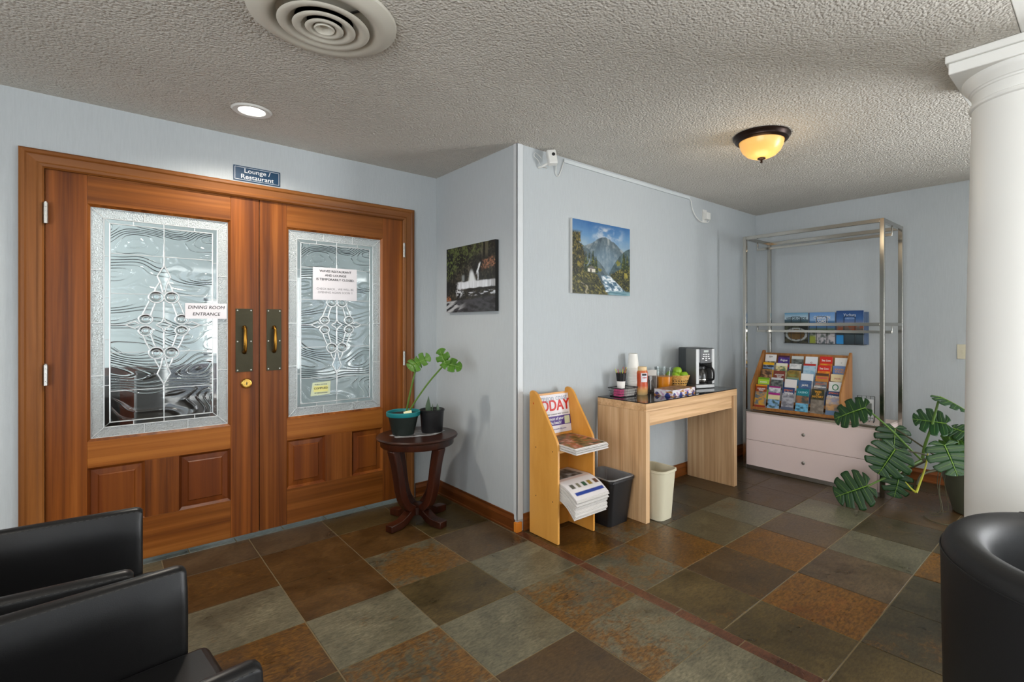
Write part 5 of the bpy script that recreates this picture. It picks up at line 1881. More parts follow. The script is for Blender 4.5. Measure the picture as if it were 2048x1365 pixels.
# cup of stirrers standing behind the basket
sx0, sy0 = 2.822, 2.392
scp = thing('stirrer_cup', 'white paper cup in a dark mesh sleeve full of stirrers', 'cup', (sx0, sy0, ZD + 0.030))
MB().lathe([(0.0001, 0.0), (0.026, 0.0), (0.034, 0.112), (0.0325, 0.112), (0.025, 0.004), (0.0001, 0.004)], 28).build('cup_body', M_CUP, scp)
MB().lathe([(0.0312, 0.072), (0.0380, 0.128), (0.0388, 0.132), (0.0370, 0.132), (0.0305, 0.074)], 28).build('sleeve', M_BLACKP, scp)
for k in range(11):
    a = k * 2.4
    mst = [M_SMALLRED, M_SMALLYEL, M_SMALLBRN, M_SMALLYEL][k % 4]
    tx, ty = 0.030 * math.cos(a), 0.030 * math.sin(a)
    o = MB().tube([(tx * 0.45, ty * 0.45, 0.008), (tx, ty, 0.115), (tx * 1.45, ty * 1.3, 0.150 + 0.012 * ((k * 7) % 3))], 0.0022, 5).build('coffee_stirrer', mst, None, (sx0, sy0, ZD + 0.030))
    tag(o, {0: 'red', 1: 'lime', 2: 'brown', 3: 'lime'}[k % 4] + ' stirrer sticking out of the sleeved paper cup', 'stirrer', {0: 'red', 1: 'lime', 2: 'brown', 3: 'lime'}[k % 4] + ' stirrers in the cup')
# stack of upturned foam cups
cupm = MB().lathe([(0.046, 0.0), (0.0485, 0.001), (0.0485, 0.0062), (0.0445, 0.0072), (0.0430, 0.013), (0.0325, 0.112), (0.029, 0.114), (0.0001, 0.113), (0.0001, 0.110), (0.028, 0.109), (0.0415, 0.004)], 28).mesh('foam_cup', 0.5)
cupm.materials.append(M_CUP)
for k in range(16):
    o = put('foam_cup', cupm, None, (2.985, 2.412, ZD + k * 0.0122))
    tag(o, 'topmost upturned white foam cup of the tall stack' if k == 15 else 'upturned white foam cup within the tall stack on the desk', 'cup', 'stacked foam cups')
# creamer bottle
cr = thing('creamer_bottle', 'tall orange-red coffee creamer bottle with cream cap', 'bottle', (2.958, 2.305, ZD), R(-42))
m_cr, nt, p_ = new_mat('creamer_wrap')
tc = nt.nodes.new('ShaderNodeTexCoord')
sx_ = nt.nodes.new('ShaderNodeSeparateXYZ')
nt.links.new(tc.outputs['Generated'], sx_.inputs[0])
rr_ = ramp(nt, [(0.0, lin(206, 178, 128)), (0.20, lin(214, 160, 96)), (0.38, lin(196, 78, 34)), (0.85, lin(190, 70, 34)), (1.0, lin(204, 110, 50))])
nt.links.new(sx_.outputs[2], rr_.inputs[0])
nt.links.new(rr_.outputs[0], p_.inputs['Base Color'])
p_.inputs['Roughness'].default_value = 0.35
MB().lathe([(0.0001, 0), (0.036, 0), (0.040, 0.006), (0.041, 0.05), (0.038, 0.09), (0.040, 0.12), (0.040, 0.165), (0.034, 0.178), (0.0001, 0.178)], 32, sy=0.8).build('bottle_body', m_cr, cr)
MB().lathe([(0.033, 0.178), (0.034, 0.180), (0.033, 0.202), (0.030, 0.206), (0.0001, 0.206)], 28, sy=0.85).build('cap', mat('cream_cap', lin(226, 196, 150), 0.4), cr)
MB().lathe([(0.0408, 0.095), (0.0412, 0.16)], 10, (0, 0, 0), R(-110), R(-40), sy=0.82).build('label_patch', M_PAPER, cr)
MB().lathe([(0.0416, 0.142), (0.0416, 0.156)], 8, (0, 0, 0), R(-100), R(-52), sy=0.83).build('label_mark', M_INK, cr)
lettering('original', 0.011, m_red, cr, (0.010, -0.0345, 0.128), (R(90), 0, R(14)), bold=0.0004)
# table sign with fork
fs_ = thing('fork_card', 'small standing card with white fork on a dark picture', 'card', (3.120, 2.352, ZD), R(-30))
fimg = np.ones((30, 22, 3)) * C(196, 192, 186)
fimg[8:, 1:-1] = ramp_np(fbm(30, 22, (5, 5), 91, 3), [(0.3, C(52, 46, 42)), (0.7, C(96, 86, 78))])[8:, 1:-1]
put('card', printed_mesh('card', fimg, 0.098, 0.168, 0.004, C(206, 202, 198)), fs_)
fk = MB().tube([(0, -0.0015, 0.018), (0, -0.0015, 0.085)], 0.0032, 6)
for q in (-1, 0, 1):
    fk.tube([(0, -0.0015, 0.085), (q * 0.007, -0.0015, 0.095), (q * 0.007, -0.0015, 0.122)], 0.0018, 6)
fk.build('fork_picture', M_SIGNWHITE, fs_)
# juice pitcher
pj = thing('juice_pitcher', 'clear glass pitcher of orange juice', 'pitcher', (3.285, 2.350, ZD))
MB().lathe([(0.0001, 0.0), (0.058, 0.0), (0.062, 0.004), (0.070, 0.150), (0.073, 0.182), (0.0715, 0.182), (0.0683, 0.150), (0.060, 0.006), (0.0001, 0.005)], 40).build('glass_body', M_THINGLASS, pj)
MB().lathe([(0.0001, 0.0062), (0.0592, 0.0062), (0.0655, 0.108), (0.0001, 0.108)], 40).build('juice', M_JUICE, pj)
MB().tube(smooth_path([(0.068, 0.0, 0.165), (0.108, 0.0, 0.160), (0.116, 0.0, 0.10), (0.066, 0.0, 0.045)]), 0.0065, 8).build('handle', M_THINGLASS, pj, rot=(0, 0, R(70)))
# apple bowl
bw_ = thing('wicker_bowl', 'woven wicker bowl holding green apples', 'bowl', (3.455, 2.345, ZD))
bm2 = MB()
nrow = 11
for i in range(nrow):
    t = i / (nrow - 1)
    r_ = 0.056 + 0.040 * t ** 0.75
    pts = []
    for k in range(48):
        a = 2 * PI * k / 48
        pts.append((r_ * math.cos(a), r_ * math.sin(a), 0.006 + 0.100 * t + 0.0012 * math.sin(k * PI / 1.5 + i * PI)))
    bm2.tube(pts, 0.0056, 6, closed=True)
bm2.build('coil_wall', M_WICKER, bw_)
MB().lathe([(0.0001, 0.001), (0.056, 0.001), (0.056, 0.010), (0.0001, 0.010)], 32).build('base', M_WICKER, bw_)
bnd = MB()
for i in (4, 6):
    t = i / (nrow - 1)
    r_ = 0.056 + 0.040 * t ** 0.75 + 0.0042
    for k in range(0, 26):
        a = 2 * PI * k / 26
        bnd.tube([(r_ * math.cos(a + q * 0.035), r_ * math.sin(a + q * 0.035), 0.006 + 0.100 * t + 0.003 * (q % 2)) for q in range(4)], 0.0034, 5)
bnd.build('dark_weave', M_BLACKP, bw_)
apm = MB().lathe([(0.0001, -0.027), (0.008, -0.031), (0.022, -0.030), (0.034, -0.012), (0.037, 0.006), (0.032, 0.024), (0.018, 0.033), (0.008, 0.030), (0.0001, 0.024)], 28).mesh('apple', 2.0)
apm.materials.append(M_APPLE)
stm_ = MB().tube([(0, 0, 0.024), (0.002, 0, 0.036), (0.006, 0, 0.043)], 0.0018, 5).mesh('apple_stem', 1)
stm_.materials.append(M_STEMD)
for k, (ax, ay, az, lb) in enumerate(((-0.048, -0.018, 0.100, 'green apple at the pitcher side of the wicker bowl'), (0.030, -0.046, 0.100, 'green apple at the front of the wicker bowl'), (0.045, 0.036, 0.102, 'green apple at the coffee maker side of the wicker bowl'), (-0.020, 0.050, 0.100, 'green apple at the wall side of the wicker bowl'), (0.000, -0.004, 0.138, 'topmost green apple heaped on the others in the bowl'))):
    o = put('apple', apm, None, (3.455 + ax, 2.345 + ay, ZD + az), (rnd.uniform(-0.5, 0.5), rnd.uniform(-0.5, 0.5), 0))
    tag(o, lb, 'apple', 'apples in the bowl')
    put('apple_stem', stm_, o)
# pastry box
px_ = thing('pastry_box', 'flat white and blue pastry box lying at the front of the desk', 'box', (3.165, 2.165, ZD), R(2))
bimg = np.ones((14, 60, 3)) * C(216, 214, 218)
nb = fbm(14, 60, (2, 8), 101, 2)
bimg = mixc(bimg, (np.sin(np.linspace(0, 22, 60))[None, :] + np.linspace(-1.2, 1.2, 14)[:, None] > 0.75).astype(float), C(44, 62, 128))
bimg = mixc(bimg, ss(nb, 0.60, 0.72), C(186, 128, 62))
bimg = mixc(bimg, ss(0.34 - nb, 0, 0.08) * 0.7, C(176, 96, 160))
timg = ramp_np(fbm(30, 60, (6, 10), 103, 4), [(0.3, C(92, 58, 40)), (0.5, C(176, 128, 84)), (0.62, C(150, 92, 60)), (0.8, C(206, 190, 190))])
bl, bd_, bh = 0.300, 0.155, 0.046
MB().box(-bl / 2, -bd_ / 2 + 0.001, 0, bl / 2, bd_ / 2, bh - 0.001).build('carton', mat('carton_blue_white', lin(170, 172, 190), 0.45), px_)
o = put('front_print', printed_mesh('front_print', bimg, bl, bh, 0.0005, C(220, 220, 220)), px_, (0, -bd_ / 2, 0))
o = put('side_print', printed_mesh('side_print', bimg[:, :30], bd_, bh, 0.0005, C(220, 220, 220)), px_, (-bl / 2 - 0.0005, 0, 0), (0, 0, R(-90)))
o = put('lid_print', printed_mesh('lid_print', timg, bl, bd_, 0.0005, C(220, 220, 220)), px_, (0, -bd_ / 2, bh + 0.0004), (R(-90), 0, 0))
# coffee maker
cm = thing('coffee_maker', 'charcoal and silver drip coffee maker at the far end of the desk', 'coffee maker', (3.665, 2.300, ZD), R(-18))
MB().box(-0.095, 0.010, 0.0, 0.095, 0.115, 0.325).build('tower', M_GREYP, cm, bevel=0.010)
MB().box(-0.095, -0.110, 0.200, 0.095, 0.012, 0.325).build('brew_head', M_GREYP, cm, bevel=0.010)
MB().box(-0.097, -0.113, 0.0, 0.097, 0.115, 0.034).build('base', M_SILVER, cm, bevel=0.006)
MB().box(-0.096, -0.1115, 0.034, -0.062, 0.012, 0.320).build('silver_strip', M_SILVER, cm, bevel=0.004)
MB().box(0.066, -0.1115, 0.034, 0.096, 0.012, 0.320).build('silver_strip', M_SILVER, cm, bevel=0.004)
MB().box(-0.050, -0.1125, 0.205, 0.056, -0.1095, 0.318).build('control_panel', M_BLACKP, cm)
MB().box(-0.018, -0.1135, 0.290, 0.030, -0.1124, 0.308).build('display', mat('lcd_grey', lin(150, 158, 152), 0.3), cm)
for (qx, qz) in ((-0.018, 0.275), (0.006, 0.275), (0.030, 0.275), (-0.018, 0.258), (0.006, 0.258), (0.030, 0.258), (-0.026, 0.240), (0.006, 0.243), (0.036, 0.240), (0.006, 0.226)):
    MB().box(qx - 0.008, -0.1140, qz - 0.003, qx + 0.008, -0.1124, qz + 0.003).build('button', M_STEEL, cm, bevel=0.001)
MB().lathe([(0.066, 0.0342), (0.066, 0.038), (0.0001, 0.038)], 32, (0.0, -0.045, 0)).build('warming_plate', M_BLACKP, cm)
cfl = (cm.matrix_basis if False else Matrix.Translation((3.665, 2.300, ZD)) @ Matrix.Rotation(R(-18), 4, 'Z')) @ Vector((0.0, -0.045, 0.0385))
cf = thing('coffee_carafe', 'dark glass coffee carafe with black handle on the coffee maker plate', 'carafe', cfl, R(-18))
M_CARAFE = mat('smoked_glass', (0.02, 0.018, 0.016, 1), 0.05, spec=0.6)
MB().lathe([(0.0001, 0.0), (0.052, 0.0), (0.061, 0.010), (0.064, 0.045), (0.058, 0.085), (0.046, 0.112), (0.0001, 0.112)], 36).build('glass_body', M_CARAFE, cf)
MB().lathe([(0.0605, 0.026), (0.0655, 0.028), (0.0655, 0.036), (0.0620, 0.038)], 36).build('steel_band', M_CHROME, cf)
MB().lathe([(0.047, 0.112), (0.050, 0.116), (0.050, 0.134), (0.044, 0.142), (0.0001, 0.144)], 36).build('lid', M_BLACKP, cf)
MB().tube(smooth_path([(0.046, 0.0, 0.128), (0.085, 0.0, 0.132), (0.108, 0.0, 0.112), (0.116, 0.0, 0.070), (0.108, 0.0, 0.034), (0.062, 0.0, 0.030)]), 0.0085, 10).build('handle', M_BLACKP, cf, rot=(0, 0, R(-62)))


# ------------------------------------------------------------------ waste baskets
def bin_(name, label, loc, rz, w0, d0_, w1, d1_, hh, m, corner, lip):
    t = thing(name, label, 'wastebasket', loc, rz)

    def ring(wd, dp, z, rc):
        pts = []
        for (sx__, sy__, a0) in ((1, 1, 0), (-1, 1, PI / 2), (-1, -1, PI), (1, -1, 1.5 * PI)):
            for k in range(7):
                a = a0 + k * PI / 12
                pts.append((sx__ * (wd / 2 - rc) + rc * math.cos(a), sy__ * (dp / 2 - rc) + rc * math.sin(a), z))
        pts.append(pts[0])
        return pts
    mb = MB()
    mb.grid([ring(w0, d0_, 0, corner * 0.8), ring((w0 + w1) / 2, (d0_ + d1_) / 2, hh / 2, corner * 0.9), ring(w1, d1_, hh - 0.02, corner), ring(w1, d1_, hh - 0.02, corner),
             ring(w1 + lip, d1_ + lip, hh - 0.016, corner), ring(w1 + lip, d1_ + lip, hh - 0.002, corner), ring(w1 + lip * 0.4, d1_ + lip * 0.4, hh, corner), ring(w1 - 0.006, d1_ - 0.006, hh - 0.004, corner),
             ring((w0 + w1) / 2 - 0.006, (d0_ + d1_) / 2 - 0.006, hh / 2, corner * 0.9), ring(w0 - 0.006, d0_ - 0.006, 0.004, corner * 0.8)])
    rb = ring(w0, d0_, 0, corner * 0.8)[:-1]
    mb.add(rb, [tuple(range(len(rb)))[::-1]])
    rb = ring(w0 - 0.006, d0_ - 0.006, 0.004, corner * 0.8)[:-1]
    mb.add(rb, [tuple(range(len(rb)))])
    mb.build('shell', m, t, smooth=0.7)
    return t, ring


b1_, ring1 = bin_('wastebasket', 'black plastic wastebasket with clear liner beside the newspaper rack', (2.515, 2.255, 0.001), R(0), 0.190, 0.215, 0.235, 0.290, 0.305, M_BLACKP, 0.035, 0.012)
ln = MB()
rows = []
for i, (wd, dp, z) in enumerate(((0.246, 0.300, 0.296), (0.240, 0.294, 0.3085), (0.222, 0.276, 0.310), (0.20, 0.25, 0.20), (0.17, 0.20, 0.03))):
    rg_ = ring1(wd, dp, z, 0.035)
    rows.append([(p[0] * (1 + 0.015 * math.sin(k * 2.1 + i)), p[1] * (1 + 0.015 * math.cos(k * 1.7 + i)), p[2] + (0.006 * math.sin(k * 1.3) if i in (0,) else 0)) for k, p in enumerate(rg_)])
ln.grid(rows).build('liner', M_LINER, b1_, smooth=0.3)
bin_('wastebasket', 'ivory plastic wastebasket under the oak desk', (2.815, 2.085, 0.001), R(0), 0.150, 0.200, 0.185, 0.250, 0.335, M_IVORY, 0.055, 0.012)

# ------------------------------------------------------------------ chest of drawers inside the chrome clothes rail
CX0, CX1, CY0, CY1 = 4.378, 4.880, 1.178, 2.246
ch = thing('drawer_chest', 'low blush pink two-drawer chest within the chrome frame', 'chest', (CX0, (CY0 + CY1) / 2, 0.001))
hw = (CY1 - CY0) / 2
MB().box(0.012, -hw + 0.002, 0.032, CX1 - CX0, hw - 0.002, 0.500).build('body', M_PINK, ch)
for (za, zb) in ((0.034, 0.2615), (0.2645, 0.500)):
    d = MB().box(-0.004, -hw + 0.018, za, 0.012, hw - 0.018, zb).build('drawer', M_PINK, ch, bevel=0.001)
    zc = (za + zb) / 2
    MB().lathe([(0.006, 0), (0.006, 0.010), (0.013, 0.016), (0.014, 0.022), (0.009, 0.027), (0.0001, 0.028)], 20).move(Matrix.Translation((-0.004, 0.012, zc)) @ Matrix.Rotation(R(-90), 4, 'Y')).build('knob', M_STEEL, d)
MB().box(0.0, -hw + 0.004, 0.5005, CX1 - CX0, hw - 0.004, 0.514).build('top', M_CHESTTOP, ch)
MB().box(0.0, -hw + 0.004, 0.001, CX1 - CX0, hw - 0.004, 0.0315).build('plinth', M_STEEL, ch)

fr = thing('chrome_frame', 'tall square-tube chrome display frame around the pink chest', 'display frame', (4.373, 1.705, 0.001))
FX, FY, T = 0.515, 0.5565, 0.030
for (xa, ya) in ((0, -FY), (0, FY - T), (FX - T, -FY), (FX - T, FY - T)):
    MB().box(xa, ya, 0, xa + T, ya + T, 2.104).build('post', M_CHROME, fr, bevel=0.002)
for z_ in (2.074,):
    for xa in (0, FX - T):
        MB().box(xa + 0.001, -FY + T, z_, xa + T - 0.001, FY - T, z_ + T).build('rail', M_CHROME, fr, bevel=0.002)
    for ya in (-FY, FY - T):
        MB().box(T, ya + 0.001, z_, FX - T, ya + T - 0.001, z_ + T).build('rail', M_CHROME, fr, bevel=0.002)
MB().box(0.001, -FY + T, 1.290, T - 0.001, FY - T, 1.316).build('rail', M_CHROME, fr, bevel=0.002)
for ya in (-FY, FY - T):
    MB().box(T, ya + 0.001, 1.290, FX - T, ya + T - 0.001, 1.316).build('rail', M_CHROME, fr, bevel=0.002)
MB().box(0.001, -FY + T, 0.514, T - 0.001, FY - T, 0.532).build('rail', M_CHROME, fr, bevel=0.002)
for zt, zb in ((2.074, 1.998), (1.290, 1.232)):
    hb = MB().box(0.245, -FY + 0.012, zb, 0.269, FY - 0.012, zb + 0.022)
    hb.box(0.249, -FY + 0.010, zb, 0.265, -FY + 0.018, zt).box(0.249, FY - 0.018, zb, 0.265, FY - 0.010, zt)
    hb.build('hang_bar', M_CHROME, fr, bevel=0.0015)

# ------------------------------------------------------------------ brochure display
DX, DYc, DZ = 4.402, 1.826, 0.5345
ROT_D = R(3)
ds = thing('brochure_display', 'oak tiered brochure display standing on the pink chest', 'display', (DX, DYc, DZ), ROT_D)
dw2 = 0.362
sidep = [(0.0, 0.0), (0.0, 0.215), (0.270, 0.530), (0.300, 0.530), (0.310, 0.515), (0.310, 0.0)]
for s in (-1, 1):
    MB().prism(sidep, 'y', s * dw2 - 0.008, s * dw2 + 0.008).build('side_panel', M_DOAK, ds, bevel=0.002)
MB().box(0.300, -dw2 + 0.008, 0.0, 0.308, dw2 - 0.008, 0.505).build('back_panel', M_DOAK, ds)
for k in range(5):
    xk, zk = 0.006 + k * 0.054, 0.004 + k * 0.066
    MB().box(xk, -dw2 + 0.008, zk, xk + 0.058, dw2 - 0.008, zk + 0.008).build('shelf', M_DOAK, ds)
    MB().box(xk, -dw2 + 0.008, zk + 0.008, xk + 0.006, dw2 - 0.008, zk + 0.026).build('lip', M_DOAK, ds)

W_ = (232, 230, 226)
# per brochure: label, stripes (from, to, colour, second colour or None), lettering
BRO = [
    # bottom row, from the left
    [('orange and brown brochure with yellow side panel in the bottom row', [(0, .05, (214, 140, 20)), (.05, .28, (146, 62, 26)), (.28, .86, (206, 150, 40), (96, 110, 120)), (.86, 1, (140, 50, 34))], [('OVERLAND\nTRAILS', .8, W_, .016)]),
     ('magenta bordered brochure with boat and castle pictures in the bottom row', [(0, .06, (158, 26, 120)), (.06, .26, (214, 214, 216), (120, 130, 140)), (.26, .36, (158, 30, 122)), (.36, .55, (214, 200, 160)), (.55, .92, (60, 84, 70), (130, 170, 210)), (.92, 1, (222, 206, 160))], []),
     ('navy and grey brochure with orange and white script in the bottom row', [(0, .25, (40, 62, 110)), (.25, .8, (168, 168, 176), (110, 110, 118)), (.8, 1, (84, 92, 112))], [('JETBOAT', .88, (210, 110, 50), .021), ('Hellgate', .78, W_, .026)]),
     ('teal brochure with river pictures in the bottom row', [(0, .28, (24, 118, 130)), (.28, .6, (70, 80, 76), (150, 100, 70)), (.6, 1, (42, 90, 110), (110, 180, 214))], [('CASINO', .85, (150, 200, 206), .024)]),
     ('green forest brochure titled TREES OF MYSTERY in the bottom row', [(0, .40, (38, 46, 30), (70, 60, 34)), (.40, 1, (140, 130, 118), (110, 100, 90))], [('TREES\nOF\nMYSTERY', .80, (222, 160, 40), .023)]),
     ('sunset coast brochure with white script in the bottom row', [(0, .22, (44, 66, 106)), (.22, .5, (206, 176, 140), (150, 150, 170)), (.5, .75, (196, 150, 100), (120, 110, 104)), (.75, 1, (92, 116, 146))], [('JETBOATS', .92, (206, 106, 60), .018), ('Wilderness', .80, W_, .023)])],
    [('lime green brochure with blue logo in the second row up', [(0, .07, (110, 160, 30)), (.07, .3, (168, 204, 60)), (.3, .5, (40, 80, 130)), (.5, 1, (150, 190, 60))], [('SEABREEZE', .80, W_, .015)]),
     ('grey vehicle brochure in the second row up', [(0, .08, (200, 200, 206)), (.08, .5, (120, 126, 122), (64, 70, 70)), (.5, 1, (150, 150, 150))], []),
     ('plain white brochure with tiny emblem in the second row up', [(0, .46, (222, 216, 214)), (.46, .52, (170, 60, 70)), (.52, 1, (216, 212, 208))], []),
     ('dusty blue brochure titled JAWS in the second row up', [(0, 1, (76, 104, 146), (60, 86, 128))], [('JAWS', .80, W_, .024)]),
     ('grey-blue brochure with orange and white script in the second row up', [(0, .4, (84, 96, 112), (140, 130, 120)), (.4, 1, (60, 80, 116))], [('JETBOATS', .90, (196, 106, 64), .018), ('Wilderness', .79, W_, .023)]),
     ('white brochure with round green seal in the second row up', [(0, 1, (224, 224, 220))], [('O', .78, (24, 118, 66), .075)])],
    [('tan brochure with dark bird picture in the middle row', [(0, .5, (176, 130, 92), (70, 52, 40)), (.5, 1, (120, 96, 80))], []),
     ('maroon brochure with white capitals in the middle row', [(0, .45, (124, 58, 46)), (.45, 1, (60, 84, 124))], [('LIGHTHOUSE\nTOURS\nDAILY', .76, W_, .015)]),
     ('olive and blue brochure with yellow edge in the middle row', [(0, .26, (150, 124, 50), (110, 96, 50)), (.26, .34, (130, 150, 120)), (.34, .6, (50, 120, 164)), (.6, 1, (196, 170, 60))], [('PACIFIC', .82, (120, 150, 90), .020)]),
     ('blank white landscape card in the middle row', [(0, .32, (226, 228, 230)), (.32, .45, (190, 196, 204)), (.45, 1, (226, 226, 228))], []),
     ('dark orange brochure with pink script in the middle row', [(0, .10, (90, 60, 40)), (.10, .34, (196, 130, 60)), (.34, .6, (176, 100, 40)), (.6, 1, (70, 80, 70))], [('Roadside', .82, (206, 60, 96), .024)]),
     ('cream brochure with animal silhouette in the middle row', [(0, .3, (226, 206, 160)), (.3, .5, (206, 176, 140), (64, 46, 36)), (.5, 1, (210, 190, 150))], [('SAFARI', .82, (190, 120, 110), .018)])],
    [('yellow brochure with blue aircraft picture in the fourth row up', [(0, .10, (226, 172, 24)), (.10, .32, (150, 176, 206), (40, 50, 66)), (.32, 1, (214, 160, 30))], []),
     ('cream brochure with tiny green map in the fourth row up', [(0, .12, (230, 226, 206)), (.12, .4, (222, 206, 150), (90, 120, 90)), (.4, 1, (214, 200, 150))], []),
     ('white and amber brochure in the fourth row up', [(0, .22, (222, 222, 220), (180, 184, 186)), (.22, .28, (50, 60, 60)), (.28, 1, (206, 156, 70))], []),
     ('pale blue seascape brochure with red top in the fourth row up', [(0, .08, (186, 50, 44)), (.08, .5, (140, 180, 206), (180, 206, 222)), (.5, 1, (110, 150, 186))], []),
     ('lower of two red and amber brochures, in the fourth row up', [(0, .24, (206, 44, 34)), (.24, .5, (232, 160, 44), (214, 110, 30)), (.5, 1, (206, 60, 40))], [('Sea Lion', .86, W_, .024)]),
     ('blue brochure titled KAYAK TOURS in the fourth row up', [(0, 1, (104, 130, 176))], [('KAYAK\nTOURS', .80, (216, 150, 50), .025)])],
    [('white brochure marked 50+ in the top row', [(0, .28, (226, 226, 226)), (.28, 1, (200, 190, 170), (90, 90, 70))], [('50+', .90, (30, 34, 40), .024)]),
     ('purple brochure with white script in the top row', [(0, .08, (70, 30, 60)), (.08, .38, (92, 66, 150), (60, 40, 110)), (.38, .5, (206, 60, 50)), (.5, 1, (90, 60, 140))], [('Rogue', .80, W_, .028)]),
     ('grey landscape brochure in the top row', [(0, .12, (196, 200, 198)), (.12, 1, (110, 116, 112), (70, 74, 70))], []),
     ('white brochure with small circular emblem in the top row', [(0, 1, (222, 226, 230))], [('o', .76, (150, 60, 50), .030)]),
     ('upper of two red and amber brochures, in the top row', [(0, .30, (206, 44, 34)), (.30, .6, (232, 160, 44), (214, 110, 30)), (.6, 1, (206, 60, 40))], [('Sea Lion', .84, W_, .024)]),
     ('plain off-white brochure with tiny bird in the top row', [(0, .44, (226, 224, 220)), (.44, 1, (150, 170, 186))], [('v', .80, (60, 60, 60), .014)])],
]
Dm = Matrix.Translation((DX, DYc, DZ)) @ Matrix.Rotation(ROT_D, 4, 'Z')
ORD = ['first', 'second', 'third', 'fourth', 'fifth', 'last']
m_ink_cache = {}


def ink(c):
    if c not in m_ink_cache:
        m_ink_cache[c] = mat('print_ink', lin(*c), 0.5)
    return m_ink_cache[c]


lean = R(14)
for k, row in enumerate(BRO):
    xk, zk = 0.006 + k * 0.054, 0.0140 + k * 0.066
    for j, (lb, stripes, txt) in enumerate(row):
        hB_ = 0.212 + (0.006 if (k * 5 + j * 3) % 4 == 0 else 0)
        if 'landscape card' in lb:
            hB_ = 0.20
        img = np.zeros((44, 18, 3))
        nz = fbm(44, 18, (12, 3), 200 + k * 10 + j, 4)
        vv = np.linspace(0, 1, 44)
        for st_ in stripes:
            sel = (vv >= st_[0] - 1e-6) & (vv <= st_[1] + 1e-6)
            base = np.ones((44, 18, 3)) * C(*st_[2])
            if len(st_) > 3:
                base = mixc(base, ss(nz, 0.30, 0.68), C(*st_[3]))
            img[sel] = base[sel]
        yj = dw2 - 0.008 - 0.0585 - j * (2 * dw2 - 0.016 - 0.117) / 5
        loc = Dm @ Vector((xk + 0.010, yj, zk))
        bt = thing('brochure', lb, 'brochure', loc, ROT_D - PI / 2, 'brochures in the oak display')
        bt.rotation_mode = 'XYZ'
        bt.rotation_euler = (Matrix.Rotation(ROT_D - PI / 2, 4, 'Z') @ Matrix.Rotation(-lean, 4, 'X')).to_euler()
        put('cover', printed_mesh('cover', img, 0.101, hB_, 0.006, C(206, 204, 200)), bt)
        for (s_, vz, cc, sz) in txt:
            lettering(s_, sz, ink(cc), bt, (0, -0.0006, vz * hB_), FACE_S, bold=0.0005, sx=0.88, shear=0.2 if s_ in ('Wilderness', 'Hellgate', 'Rogue', 'Roadside') else 0, line=0.9)

# small black wire holder beside the display
wh = thing('wire_holder', 'small black wire card holder on the chest beside the brochure display', 'card holder', (4.640, 1.350, 0.5155), R(-80))
whm = MB()
whm.tube([(-0.06, 0.03, 0.0), (-0.06, 0.05, 0.20), (0.06, 0.05, 0.20), (0.06, 0.03, 0.0)], 0.003, 6)
whm.tube([(-0.06, 0.03, 0.003), (-0.06, -0.05, 0.003), (-0.06, -0.06, 0.04), (0.06, -0.06, 0.04), (0.06, -0.05, 0.003), (0.06, 0.03, 0.003)], 0.003, 6)
for q in (-0.03, 0.0, 0.03):
    whm.tube([(q, 0.05, 0.20), (q, 0.03, 0.004), (q, -0.05, 0.004), (q, -0.06, 0.04)], 0.0018, 5)
whm.build('wire', M_BLACKP, wh)
cimg = np.ones((20, 14, 3)) * C(190, 194, 196)
cimg[4:12, 2:12] = C(90, 96, 92)
o = put('card', printed_mesh('card', cimg, 0.105, 0.17, 0.004, C(210, 210, 210)), wh, (0, 0.030, 0.006), (R(-5), 0, 0))

# ------------------------------------------------------------------ magazine rack on the far wall
mr_ = thing('magazine_rack', 'black wire wall rack holding three travel magazines', 'magazine rack', (XD - 0.001, 1.825, 1.118), R(-90))
wm = MB()
WR = 0.352
for zz in (0.004, 0.10):
    wm.tube([(-WR, -0.002, zz), (-WR, -0.055, zz), (WR, -0.055, zz), (WR, -0.002, zz)], 0.0022, 6)
wm.tube([(-WR, -0.002, 0.004), (-WR, -0.002, 0.22), (WR, -0.002, 0.22), (WR, -0.002, 0.004)], 0.0026, 6)
for i in range(3):
    xc = -WR + 0.117 + i * 0.2345
    wm.tube([(xc - 0.045, -0.002, 0.004), (xc - 0.045, -0.057, 0.004), (xc - 0.045, -0.057, 0.250), (xc - 0.035, -0.057, 0.262), (xc + 0.035, -0.057, 0.262), (xc + 0.045, -0.057, 0.250), (xc + 0.045, -0.057, 0.004), (xc + 0.045, -0.002, 0.004)], 0.0024, 6)
wm.build('wire', M_BLACKP, mr_)


